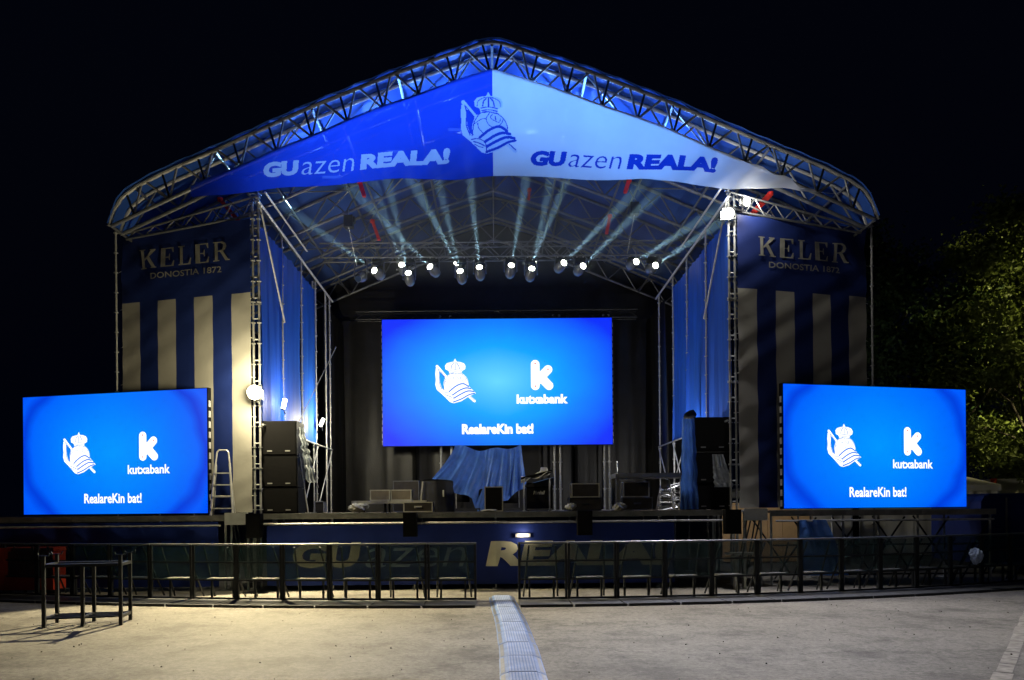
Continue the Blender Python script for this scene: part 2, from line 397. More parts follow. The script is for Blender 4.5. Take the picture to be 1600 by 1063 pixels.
SERIF = {  # serif capitals, unit height, drawn stroke by stroke
    'K': (0.92, [[(0, 0), (.34, 0), (.34, .05), (.25, .06), (.25, .94), (.34, .95), (.34, 1), (0, 1), (0, .95), (.09, .94), (.09, .06), (0, .05)],
                 [(.25, .40), (.33, .46), (.74, .95), (.86, .95), (.86, 1), (.56, 1), (.56, .95), (.62, .94), (.25, .50)],
                 [(.36, .56), (.50, .66), (.84, .06), (.92, .05), (.92, 0), (.58, 0), (.58, .05), (.65, .06)]]),
    'E': (0.74, [[(0, 0), (.25, 0), (.25, 1), (0, 1), (0, .95), (.09, .94), (.09, .06), (0, .05)],
                 [(.25, 1), (.25, .94), (.58, .94), (.66, .74), (.71, .74), (.70, 1)], [(.25, 0), (.70, 0), (.74, .30), (.69, .30), (.58, .06), (.25, .06)],
                 [(.25, .47), (.42, .47), (.46, .34), (.50, .34), (.50, .68), (.46, .68), (.42, .53), (.25, .53)]]),
    'L': (0.70, [[(0, 0), (.25, 0), (.25, .94), (.36, .95), (.36, 1), (0, 1), (0, .95), (.09, .94), (.09, .06), (0, .05)],
                 [(.25, 0), (.66, 0), (.70, .34), (.65, .34), (.54, .06), (.25, .06)]]),
    'R': (0.90, [[(0, 0), (.34, 0), (.34, .05), (.25, .06), (.25, 1), (0, 1), (0, .95), (.09, .94), (.09, .06), (0, .05)],
                 [(.25, 1), (.25, .94), (.42, .93), (.53, .85), (.54, .70), (.46, .56), (.25, .53), (.25, .47), (.50, .47), (.66, .58), (.71, .75), (.64, .92), (.48, 1)],
                 [(.36, .50), (.52, .52), (.80, .06), (.90, .05), (.90, 0), (.66, 0)]]),
}
def serif_word(pr, word, x0, z0, h, width):
    total = sum(SERIF[c][0] for c in word) + .22 * (len(word) - 1); k = width / total; x = x0
    for c in word:
        w, polys = SERIF[c]
        for p in polys: 
            vv = [(x + a * k, z0 + b * h) for a, b in p]; bm = bmesh.new()
            f = bm.faces.new([bm.verts.new((a, b, 0)) for a, b in vv]); bmesh.ops.triangulate(bm, faces=[f]); bm.verts.index_update()
            pr.put(([(v.co.x, v.co.y) for v in bm.verts], [tuple(v.index for v in g.verts) for g in bm.faces])); bm.free()
        x += (w + .22) * k

# ------------------------------------------------------------------ ground
tag(MB().grid(lambda u, v: ((u - .5) * 600, -60 + v * 560, 0), 6, 6).build('ground', M['asphalt']), None, None, kind='structure')
# faded painted line on the right
pl = MB(); A, B = Vector((11.1, 15.2, 0)), Vector((4.6, 6.9, 0)); D = (B - A).normalized(); N = Vector((-D.y, D.x, 0)); t = 0.0; L = (B - A).length
while t < L:
    seg = rnd.uniform(.5, .95); w0 = .085 + rnd.uniform(-.012, .012); a = A + D * t; b = A + D * min(L, t + seg - .06)
    pl.add([a - N * w0 + Vector((0, 0, .004)), b - N * w0 + Vector((0, 0, .004)), b + N * w0 + Vector((0, 0, .004)), a + N * w0 + Vector((0, 0, .004))], [(0, 1, 2, 3)]); t += seg
tag(pl.build('painted_line', M['paint']), None, None, kind='structure')

lt_ = MB()
for k in range(240):
    x, y = rnd.uniform(-11, 11), 5.5 + 8.8 * rnd.random() ** .8; a = rnd.uniform(0, 6.28); q = rnd.uniform(.006, .018); b = rnd.uniform(.3, .9)
    u, w = Vector((math.cos(a), math.sin(a), rnd.uniform(-.2, .2))) * q, Vector((-math.sin(a), math.cos(a), rnd.uniform(-.2, .2))) * q * b; c = Vector((x, y, .012))
    lt_.add([c - u, c + w + Vector((0, 0, .008)), c + u, c - w + Vector((0, 0, .006)), c - Vector((0, 0, .011))], [(0, 1, 2, 3), (0, 4, 1), (1, 4, 2), (2, 4, 3), (3, 4, 0)])
tag(lt_.build('ground_litter', M['bark']), 'scattered crumbs of dry leaves and grit on the asphalt', None, kind='stuff')

# ------------------------------------------------------------------ stage platforms
DZ = 1.80
YF = 17.25
def platform(name, label, x0, x1, y0, y1, z, panel, fascia=True, rail=True):
    t = thing(name, label, 'stage deck', ((x0 + x1) / 2, y0, 0))
    nx = max(1, round((x1 - x0) / panel)); dx = (x1 - x0) / nx; ny = max(1, round((y1 - y0) / 2)); dy = (y1 - y0) / ny
    for j in range(ny):
        for i in range(nx):
            MB().b2((x0 + i * dx + .004, y0 + j * dy + .004, z - .05), (x0 + (i + 1) * dx - .004, y0 + (j + 1) * dy - .004, z)).build('deck_panel', M['deck'], t, world=True)
    for i in range(nx):
        MB().b2((x0 + i * dx + .003, y0 - .04, z - .13), (x0 + (i + 1) * dx - .003, y0, z + .005)).build('fascia_board', M['fascia'], t, world=True)
    if rail:
        MB().tube((x0 + .1, y0 - .10, z - .24), (x1 - .1, y0 - .10, z - .24), .024, 8).build('front_rail', M['steel'], t, world=True)
    for i in range(nx + 1):
        for y in (y0 + .1, y0 + 1.9):
            x = min(max(x0 + i * dx, x0 + .06), x1 - .06)
            MB().tube((x, y, 0.02), (x, y, z - .05), .03, 6).b2((x - .1, y - .1, 0), (x + .1, y + .1, .02)).build('leg', M['steel'], t, world=True)
    return t
main_deck = platform('stage_deck', 'wide central stage deck below the main screen', -5.75, 5.72, YF, 29.0, DZ, 1.9)
left_deck = platform('wing_deck', 'side deck carrying the screen beside the stepladder', -13.6, -6.35, YF + .15, YF + 2.6, DZ - .03, 1.8)
right_deck = platform('wing_deck', 'side deck on open scaffold legs in front of the tents', 6.45, 11.75, YF + .15, YF + 2.6, DZ - .03, 1.75)
for i in range(5):   # braces below the right deck, seen through the open front
    x = 6.6 + i * 1.05
    MB().tube((x, YF + .3, .15), (x + 1.0, YF + .3, 1.6), .022, 6).build('brace', M['dark_steel'], right_deck, world=True)
    MB().tube((x + 1.0, YF + 1.9, .15), (x, YF + 1.9, 1.6), .022, 6).build('brace', M['dark_steel'], right_deck, world=True)
for k, z in enumerate((.25, .95)):
    MB().tube((6.5, YF + .27, z), (11.7, YF + .27, z), .022, 6).build('ledger', M['dark_steel'], right_deck, world=True)
# scaffold bases between decks with pale boards
for sx, lab in ((-1, 'pale board clamped under the tower beside the stepladder'), (1, 'pale board clamped under the tower beside the open scaffold')):
    b = tag(MB().b2((sx * 5.80, YF - .02, 1.55), (sx * 6.33, YF + .05, 1.83)).build('fascia_board', M['white_panel']), lab, 'board')
for sx, lab in ((-1, 'narrow tower base deck at the foot of the left banner'), (1, 'narrow tower base deck at the foot of the right banner')):
    t = thing('narrow_deck', lab, 'stage deck', (sx * 6.06, YF + .2, 0))
    MB().b2((sx * 5.80, YF + .08, 1.74), (sx * 6.31, YF + 2.4, 1.79)).build('deck_panel', M['white_panel'], t, world=True)
    for y in (YF + .2, YF + 2.2):
        for x in (5.86, 6.25): MB().tube((sx * x, y, 0), (sx * x, y, 1.74), .03).build('leg', M['steel'], t, world=True)
    for k in range(4):
        MB().tube((sx * (5.86 + .13 * (k % 2)), YF + .2 + .3 * k, .1 + .2 * (k % 2)), (sx * 6.25, YF + .25 + .3 * k, 1.6), .02).build('brace', M['dark_steel'], t, world=True)

# --- skirt banners under the deck edges
def wav(seed, amp, wl):
    r = random.Random(seed); ks = [(r.uniform(.6, 1.8) / wl, r.uniform(0, 6.28), r.uniform(.4, 1)) for _ in range(5)]
    return lambda x: amp * sum(a * math.sin(6.2832 * k * x + p) for k, p, a in ks) / 3
def skirt(label, x0, x1, y, z0, z1, words, seed):
    t = thing('skirt_banner', label, 'banner', ((x0 + x1) / 2, y, 0)); f = wav(seed, .035, 1.2)
    fn = lambda x, z, off=0: Vector((x, y - off + f(x + .15 * z) * (1.3 - .8 * (z - z0) / (z1 - z0)), z))
    MB().grid(lambda u, v: fn(x0 + u * (x1 - x0), z0 + v * (z1 - z0)), int((x1 - x0) / .08), 8).build('cloth', M['skirt'], t, True, world=True)
    for (body, xa, w, za, h, bold, sh, m) in words:
        p = Print(lambda x, z, o: fn(x + xa, z + za, o), .012); p.put(text2d(body, w, h, bold, sh, .12)); p.build('lettering', m, t)
        t.children[-1].data.transform(mw(t).inverted())
    return t
skirt('dark blue skirt banner with big cream letters under the main stage edge', -5.35, 4.15, YF - .02, .12, 1.52,
      [('GU', -4.75, 1.60, .53, .60, .055, .12, M['skirt_print']), ('azen', -3.05, 2.35, .53, .46, -.008, .22, M['print_light']),
       ('REALA!', -.25, 4.25, .53, .60, .055, .12, M['skirt_print'])], 3)
skirt('dark blue skirt banner with small faint letters under the left screen', -13.4, -6.52, YF + .10, .10, 1.62,
      [('GU', -10.1, .75, .86, .34, .05, .12, M['print_blue']), ('azen', -9.3, .95, .86, .26, 0, .2, M['print_blue']),
       ('REALA!', -8.2, 1.6, .86, .34, .05, .12, M['print_blue'])], 5)
# black covers hanging over the stage edge
for x, w, lab in ((-1.97, .31, 'black speaker box on the stage edge left of the letter gap'), (2.03, .34, 'black speaker box on the stage edge right of the small lamp'),
                  (5.42, .36, 'black speaker box at the right end of the stage edge'), (-5.55, .34, 'black speaker box at the left end of the stage edge')):
    t = thing('front_speaker', lab, 'speaker', (x, YF - .26, 1.25), group='black boxes along the stage edge')
    MB().b2((-w / 2, -.12, 0), (w / 2, .10, .56)).build('cabinet', M['black'], t)
    MB().b2((-w / 2 + .02, -.135, .02), (w / 2 - .02, -.121, .54)).build('grille', M['grille'], t)
    MB().b2((-w / 2 + .05, .10, .47), (w / 2 - .05, .24, .53)).build('bracket', M['dark_steel'], t)
# small lamp on the skirt
t = thing('tube_lamp', 'small glowing lamp on the skirt above the cable ramp', 'lamp', (.62, YF - .09, 1.25))
MB().b2((-.17, 0, -.04), (.17, .06, .04)).build('housing', M['alu'], t)
MB().b2((-.13, -.012, -.028), (.13, -.001, .028)).build('lens', M['skirt_lamp'], t)
lamp('lamp_light', 'POINT', (0, -.1, 0), 6, (1, .85, .6), t, .05)

# ------------------------------------------------------------------ roof
TOP = [(0, 12.98), (.3, 12.93), (2.25, 12.28), (4.3, 11.48), (6.6, 10.47), (7.8, 9.97), (8.5, 9.62), (8.85, 9.36), (9.05, 9.05), (9.15, 8.68)]
BOT = [(0, 12.29), (1.85, 11.70), (3.57, 11.06), (5.15, 10.41), (6.75, 9.75), (9.1, 8.68)]
def interp(P, x):
    x = abs(x)
    for a, b in zip(P, P[1:]):
        if x <= b[0]: return a[1] + (b[1] - a[1]) * (x - a[0]) / (b[0] - a[0])
    return P[-1][1]
zt = lambda x: interp(TOP, x); zb = lambda x: interp(BOT, x)
roof = thing('stage_roof', 'gabled truss roof with dark membrane over the stage', 'stage roof', (0, 17.6, 0))
YR, STEP, NR = 17.6, 2.2, 6
def chord(P, y, r):
    mb = MB(); full = [(-x, y, z) for x, z in P[::-1]] + [(x, y, z) for x, z in P[1:]]
    return mb.path(full, r, 8)
struts = []
for i in range(0, 11):
    xb = .05 + i * .85
    if xb > 9: break
    for dx in (-.58, -.18, .18):
        xt = xb - dx if xb + .6 < 9.2 else xb + .05
        if 0 <= xt < 8.95: struts.append((xb, xt))
for idx, y in enumerate([YR, YR + .5] + [YR + STEP * k for k in range(1, NR)]):
    t = chord(TOP, y, .05 if idx == 0 else .045).build('rafter_truss', M['steel'] if idx < 2 else M['truss'], roof, world=True)  # paler steel on the front pair stands in for light from within
    chord(BOT, y, .045).build('lower_chord', M['truss'], t, world=True)
    if idx == 0:
        for xb, xt in struts:
            for sg in (-1, 1):
                MB().tube((sg * xb, y, zb(xb)), (sg * xt, y, zt(xt)), .028, 6).build('strut', M['dark_steel'] if abs(xt - xb - .18) < .02 else M['steel'], t, world=True)
    else:
        mb = MB(); st = 1.1; n = int(9 / st)
        for k in range(n):
            for sg in (-1, 1):
                xa = k * st; mb.tube((sg * xa, y, zb(xa)), (sg * (xa + st / 2), y, zt(xa + st / 2)), .026, 5)
                mb.tube((sg * (xa + st / 2), y, zt(xa + st / 2)), (sg * (xa + st), y, zb(xa + st)), .026, 5)
        mb.build('lattice', M['truss'], t, world=True)
YB = YR + STEP * (NR - 1)
for x in (0, 2.25, 4.3, 6.6, 8.5):
    for sg in ((1,) if x == 0 else (-1, 1)):
        MB().tube((sg * x, YR, zt(x) - .06), (sg * x, YB, zt(x) - .06), .035, 6).build('purlin', M['truss'], roof, world=True)
for x in (1.85, 3.57, 5.6, 9.1):
    for sg in (-1, 1):
        MB().tube((sg * x, YR, zb(x)), (sg * x, YB, zb(x)), .032, 6).build('purlin', M['truss'], roof, world=True)
for k in range(NR - 1):      # wind braces between rafters
    for sg in (-1, 1):
        y0, y1 = YR + STEP * k, YR + STEP * (k + 1)
        for xa, xb_ in ((.3, 2.25), (2.25, 4.3), (4.3, 6.6), (6.6, 8.5)):
            if (k + int(xa)) % 2: xa, xb_ = xb_, xa
            MB().tube((sg * xa, y0, zt(xa) - .1), (sg * xb_, y1, zt(xb_) - .1), .02, 5).build('wind_brace', M['truss'], roof, world=True)
def roof_fn(u, v):
    x = -9.15 + 18.3 * u; y = YR - .1 + v * (YB - YR + .5)
    sag = .05 * math.sin(math.pi * ((v * (NR - 1)) % 1)) + .025 * math.sin(9 * x + 3 * y)
    return (x, y, zt(x) + .07 - sag * .6)
MB().grid(roof_fn, 90, 60).build('membrane', M['membrane'], roof, True, world=True)
rg = MB(); pts = [(-9.1, 8.68)] + [(-x, z) for x, z in TOP[::-1]] + [(x, z) for x, z in TOP[1:]]
for a, b in zip(pts, pts[1:]):
    rg.add([(a[0], YB + .3, 1.8), (b[0], YB + .3, 1.8), (b[0], YB + .3, b[1]), (a[0], YB + .3, a[1])], [(0, 1, 2, 3)])
rg.build('rear_gable_cloth', M['drape'], roof, world=True)

# --- gable banner, half blue half white
gb = thing('gable_banner', 'large half blue half white cloth banner with crest under the roof gable', 'banner', (0, YR - .12, 9.3))
GBOT = [(0, 9.73), (3.5, 9.62), (5.6, 9.42), (8.1, 9.27)]
gw = wav(11, .05, 2.6); gw2 = wav(12, .03, .9)
def gfn(x, z, off=0):
    edge = max(0, x - 5) / 3
    return Vector((x, YR - .12 - off + gw(x + .3 * z) * .7 + gw2(x * .8 - z) * (.4 + 1.6 * edge), z))
import numpy as np
def raster(shapes, XC, ZC):
    """which cloth cells lie inside the printed shapes"""
    hit = np.zeros(XC.shape, bool)
    for vv, fs in shapes:
        for f in fs:
            for k in range(1, len(f) - 1):
                a, b, c = (vv[f[0]], vv[f[k]], vv[f[k + 1]])
                x0_, x1_ = min(a[0], b[0], c[0]), max(a[0], b[0], c[0])
                i0, i1 = np.searchsorted(XC[0], x0_), np.searchsorted(XC[0], x1_)
                if i1 <= i0: continue
                X, Z = XC[:, i0:i1], ZC[:, i0:i1]
                e = lambda p, q: (q[0] - p[0]) * (Z - p[1]) - (q[1] - p[1]) * (X - p[0])
                e1, e2, e3 = e(a, b), e(b, c), e(c, a)
                hit[:, i0:i1] |= ((e1 >= 0) & (e2 >= 0) & (e3 >= 0)) | ((e1 <= 0) & (e2 <= 0) & (e3 <= 0))
    return hit
def tri_poly(pts):
    bm = bmesh.new(); f = bm.faces.new([bm.verts.new((a, b, 0)) for a, b in pts]); bmesh.ops.triangulate(bm, faces=[f]); bm.verts.index_update()
    r = ([(v.co.x, v.co.y) for v in bm.verts], [tuple(v.index for v in g.verts) for g in bm.faces]); bm.free(); return r
def gtext(body, xa, za, w, h, bold, sh, ang):
    vv, fs = text2d(body, w, h, bold, sh); c, s_ = math.cos(ang), math.sin(ang)
    return [(xa + x * c - z * s_, za + x * s_ + z * c) for x, z in vv], fs
words = {}
for key, sx0, a, zo in (('l', -5.42, R(4.2), 9.74), ('r', .88, R(-2.6), 9.98)):
    c, s_ = math.cos(a), math.sin(a)
    words[key] = [gtext('GU', sx0, zo, .86, .36, .064, .12, a), gtext('azen', sx0 + .90 * c, zo + .90 * s_, 1.26, .30, -.010, .22, a),
                  gtext('REALA!', sx0 + 2.28 * c, zo + 2.28 * s_, 2.16, .37, .064, .12, a)]
cc = at(764, 196, YR); ck = 1.50 / 740
def crest_shapes(items):
    T = lambda p: (cc.x + (p[0] - 470) * ck, cc.z - (p[1] - 535) * ck); out = []
    for it in items:
        if it[0] == 'poly': out.append(tri_poly([T(p) for p in it[1]]))
        elif it[0] == 'circle': out.append(fan(circle2d(T(it[1]), it[2] * ck)))
        else: out.append(stroke2d(smooth2d([T(p) for p in it[1]]) if len(it[1]) > 2 else [T(p) for p in it[1]], it[2] * ck))
    return out
c_fill, c_line = crest_shapes(CREST_FILL), crest_shapes(CREST_LINE)
def gpanel(x0, x1, name, cloth, print_words, key):
    nu, nv = int(abs(x1 - x0) / .0125), 190
    xs = np.linspace(x0, x1, nu + 1); lo = np.array([interp(GBOT, x) + .03 * math.sin(2.1 * x) for x in xs])
    hi = np.array([zb(x) - (0 if x < 5 else .05 * math.sin(5 * x) ** 2 * (x - 5)) for x in xs]); hi = np.maximum(hi, lo + .01)
    v = np.linspace(0, 1, nv + 1)[:, None]; Z = lo[None] + v * (hi - lo)[None]; X = np.repeat(xs[None], nv + 1, 0)
    XC = (X[:-1, :-1] + X[1:, 1:]) / 2; ZC = (Z[:-1, :-1] + Z[1:, 1:]) / 2; XC[:] = XC[0]
    kind = np.zeros(XC.shape, int)
    kind[raster(words[key], XC, ZC)] = 1
    kind[raster(c_fill, XC, ZC)] = 2; kind[raster(c_line, XC, ZC)] = 3
    P = [gfn(X[j, i], Z[j, i]) for j in range(nv + 1) for i in range(nu + 1)]
    for kk, (nm, m) in enumerate(((name, cloth), ('lettering', print_words), ('crest', M['print_light']), ('crest_lines', M['print_blue']))):
        jj, ii = np.nonzero(kind == kk)
        if len(jj) == 0: continue
        a = jj * (nu + 1) + ii; F = np.stack([a, a + 1, a + nu + 2, a + nu + 1], 1); used, inv = np.unique(F, return_inverse=True)
        mb = MB(); mb.v = [P[q] for q in used]; mb.f = [tuple(r_) for r_ in inv.reshape(-1, 4).tolist()]; mb.mi = [0] * len(mb.f)
        mb.build(nm, m, gb, True, world=True)
gpanel(-7.15, 0, 'blue_panel', M['ban_blue'], M['print_light'], 'l'); gpanel(0.002, 8.1, 'white_panel', M['ban_white'], M['print_blue'], 'r')

# ------------------------------------------------------------------ scaffold towers with tall banners and side curtains
def tower(sx, label):
    t = thing('scaffold_tower', label, 'scaffold', (sx * 5.66, 17.8, 0))
    ys = [17.8, 19.75, 21.7, 23.4, 25.4]
    tops = [9.55, 9.35, 9.3, 9.25, 9.2]
    def std(x, y, z1):
        mb = MB().tube((x, y, 0), (x, y, z1), .027, 8)
        z = .4
        while z < z1: mb.ring((x, y, z), .055, .018, 8); z += .5
        mb.b2((x - .1, y - .1, 0), (x + .1, y + .1, .015)); mb.build('standard', M['steel'], t, world=True)
    for y, z1 in zip(ys, tops): std(sx * 5.66, y, z1)
    std(sx * 5.80, 17.8, 9.3)
    for k in range(18): MB().tube((sx * 5.66, 17.8, .5 + .5 * k), (sx * 5.80, 17.8, .5 + .5 * k), .018).build('rung', M['steel'], t, world=True)
    for x, y in ((9.52, 18.62), (9.46, 20.8), (7.6, 18.6), (9.46, 24.6)): std(sx * x, y, 9.0 if x > 8 else 8.4)
    for z in (2.9, 4.9, 6.9, 8.75):
        MB().tube((sx * 5.66, 17.95, z), (sx * 9.46, 18.9, z), .024).build('ledger', M['steel'], t, world=True)
    for z in (9.2,):
        MB().tube((sx * 5.60, 17.6, z + .05), (sx * 5.60, 25.6, z - .1), .032, 8).build('ledger', M['alu'], t, world=True)
        MB().tube((sx * 5.46, 17.7, z + .3), (sx * 5.46, 21.6, z + .25), .024, 8).build('ledger', M['alu'], t, world=True)
    for z in (3.95,):
        MB().tube((sx * 5.60, 17.8, z), (sx * 5.60, 25.4, z), .024).build('ledger', M['steel'], t, world=True)
    MB().tube((sx * 5.60, 17.75, 9.2), (sx * 5.60, 19.75, 6.9), .024).build('brace', M['steel'], t, world=True)
    for (ya, za, yb, zb_) in ((21.7, 2.0, 23.4, 3.9), (23.4, 2.0, 25.4, 3.9), (21.7, 3.9, 23.4, 2.6)):
        MB().tube((sx * 5.62, ya, za), (sx * 5.62, yb, zb_), .02).build('brace', M['steel'], t, world=True)
    # lattice girder above the banner carrying the eaves
    mb = MB()
    for dz in (0, .45): mb.tube((sx * 5.6, 17.85, 9.05 + dz), (sx * 9.1, 18.3, 8.62 + dz * .3), .026)
    for k in range(7):
        a, b = k / 7, (k + 1) / 7; lo = lambda q: Vector((sx * (5.6 + 3.5 * q), 17.85 + .45 * q, 9.05 - .43 * q)); hi = lambda q: lo(q) + Vector((0, 0, .45 - .32 * q))
        mb.tube(lo(a), hi((a + b) / 2), .018, 5).tube(hi((a + b) / 2), lo(b), .018, 5)
    mb.build('girder', M['truss'], t, world=True)
    for (xa, ya, za, xb_, yb, zb_) in ((6.0, 18.2, 8.9, 7.2, 19.4, 9.7), (7.9, 18.6, 8.7, 6.9, 19.6, 9.7), (8.4, 18.6, 8.8, 9.0, 20, 8.9), (5.7, 17.9, 9.4, 6.9, 18.4, 9.1)):
        MB().tube((sx * xa, ya, za), (sx * xb_, yb, zb_), .022).build('brace', M['steel'], t, world=True)
    return t
tower(-1, 'scaffold tower on the left carrying the tall striped banner')
tower(1, 'scaffold tower on the right carrying the tall striped banner')

def tall_banner(sx, label, seed):
    a, b = Vector((sx * 5.86, 17.78, 0)), Vector((sx * 9.40, 18.68, 0)); z0, z1 = 1.84, 8.90
    if sx < 0: a, b = b, a
    U = (b - a).normalized(); W = (b - a).length; N = Vector((U.y, -U.x, 0))
    t = thing('tall_banner', label, 'banner', a + Vector((0, 0, z0)))
    f1, f2 = wav(seed, .016 if sx < 0 else .026, 1.4), wav(seed + 1, .014 if sx < 0 else .022, 1.0)
    def fn(x, z, off=0):
        low = max(0, (3.2 - z) / 1.4); k = .5 + 1.2 * abs(x / W - .5) + 1.2 * low
        corner = math.exp(-((x - (W if sx > 0 else 0)) ** 2 + (z - z1) ** 2) / 1.5)
        return a + U * x + N * (off + (f1(x * .8 + z * .9) + f2(z - .6 * x)) * k * .9 + .05 * corner * math.sin(7 * (x * .8 + z * .6))) + Vector((0, 0, z))
    zs = 7.17
    def mf(u, v): return 1 if (v * (z1 - z0) + z0 < zs and int(u * 7) % 2 == 0) else 0
    nv = 84; zst = lambda v: z0 + v * (z1 - z0)
    MB().grid(lambda u, v: fn(u * W, zst(v)), 56, nv, mf).build('cloth', [M['navy'], M['cream']], t, True, world=True)
    p = Print(fn, .02); serif_word(p, 'KELER', W * .155, 7.95, .47, W * .70)
    o = p.build('lettering', M['silver_print'], t); o.data.transform(mw(t).inverted())
    p = Print(lambda x, z, o_: fn(x + W * .235, z + 7.68, o_), .02); p.put(text2d('DONOSTIA 1872', W * .55, .15, .012, 0, .12))
    o = p.build('lettering', M['silver_print'], t); o.data.transform(mw(t).inverted())
    for k in range(8):
        for q in (0, 1):
            p0 = fn(q * W, z0 + .4 + k * .95); p1 = p0 + Vector(((-1 if q == 0 else 1) * .09, .08, 0)); 
            MB().tube(p0, p1, .008, 4).build('lashing', M['rag'], t, world=True)
    return t
tall_banner(-1, 'tall navy and cream striped banner behind the left screen', 21)
tall_banner(1, 'tall navy and cream striped banner behind the right screen', 31)

def curtain(name, label, p0, p1, z0, z1, m, amp, pitch, seed, cat='curtain', parent=None):
    p0, p1 = Vector((*p0, 0)), Vector((*p1, 0)); L = (p1 - p0).length; U = (p1 - p0) / L; N = Vector((-U.y, U.x, 0)); r = random.Random(seed)
    xs = [0.0]
    while xs[-1] < L: xs.append(xs[-1] + pitch * r.uniform(.25, .6))
    off = [amp * r.uniform(.3, 1) * (1 if i % 2 else -1) for i in range(len(xs))]; drift = [r.uniform(-.4, .4) * amp for _ in xs]
    mb = MB(); nv = 10; n = len(xs)
    for j in range(nv + 1):
        v = j / nv
        for i in range(n):
            q = p0 + U * min(xs[i], L) + N * (off[i] * (1 - .45 * v) + drift[i] * math.sin(5 * v + i)); mb.v.append((q.x, q.y, z0 + v * (z1 - z0)))
    for j in range(nv):
        for i in range(n - 1):
            a = j * n + i; mb.f.append((a, a + 1, a + n + 1, a + n)); mb.mi.append(0)
    o = mb.build(name, m, None, True)
    return tag(o, label, cat)
ys = [17.95, 19.75, 21.7, 23.4]
for sx, side in ((-1, 'left'), (1, 'right')):
    for i in range(3):
        curtain('side_curtain', f'blue side curtain, {["nearest", "middle", "rearmost"][i]} length on the {side} side of the stage', (sx * 5.70, ys[i] + .04), (sx * 5.70, ys[i + 1] - .04), 3.98, 8.85, M['curtain'], .085, .34, 40 + i + (10 if sx > 0 else 0))
    curtain('side_drape', f'black drape hanging at the {side} rear of the stage', (sx * 5.85, 25.3), (sx * 5.85, 28.9), 1.82, 9.0, M['drape'], .09, .4, 60 + sx)
for i in range(4):
    xa = -6.1 + i * 3.05
    curtain('back_drape', f'black pleated back drape behind the main screen, {ORD[i]} length from the left', (xa, 28.6), (xa + 3.03, 28.6), 1.82, 9.2, M['drape'], .20, .46, 70 + i)

# red lifting slings
for i, (a, b, w, lab) in enumerate(((at(344, 312, 18.6), at(372, 345, 18.6), .09, 'red sling above the left tall banner'), (at(562, 284, 19.8), at(569, 306, 19.8), .11, 'red sling left of the crest below the gable banner'),
        (at(983, 282, 19.8), at(977, 300, 19.8), .11, 'red sling right of the crest below the gable banner'), (at(1204, 303, 18.6), at(1176, 334, 18.6), .14, 'thick red sling beside the right tower lamp'),
        (at(582, 346, 22.0), at(592, 374, 22.0), .09, 'dim red sling above the left end of the lighting truss'), (at(953, 338, 22.0), at(948, 364, 22.0), .09, 'dim red sling above the right end of the lighting truss'),
        (at(827, 297, 24.2), at(826, 312, 24.2), .08, 'short dim red sling near the ridge'))):
    d = (b - a).normalized(); n = Vector((d.z, 0, -d.x)) * w / 2; k = Vector((0, .03, 0))
    tag(MB().add([a - n - k, a + n - k, b + n - k, b - n - k, a - n + k, a + n + k, b + n + k, b - n + k], [(0, 1, 2, 3), (7, 6, 5, 4), (0, 4, 5, 1), (1, 5, 6, 2), (2, 6, 7, 3), (3, 7, 4, 0)]).ring(a, .07, .08).ring(b, .05, .06).build('lifting_sling', M['red']), lab, 'sling', 'red slings under the roof')
# chain hoists hanging from the rafters
for px, py, lab in ((545, 347, 'dark chain hoist hanging left of the lighting truss'), (991, 327, 'dark chain hoist hanging right of the lighting truss')):
    c = at(px, py, 21.9); t = thing('chain_hoist', lab, 'hoist', c, group='chain hoists')
    MB().box((0, 0, 0), (.26, .24, .34)).box((.14, 0, .05), (.1, .16, .16)).build('motor', M['dark_steel'], t)
    MB().tube((0, 0, .17), (0, 0, zb(c.x) - c.z), .012).build('chain', M['steel'], t)
    MB().tube((0, 0, -.17), (0, 1.2, -.9), .010).build('fall_chain', M['steel'], t)

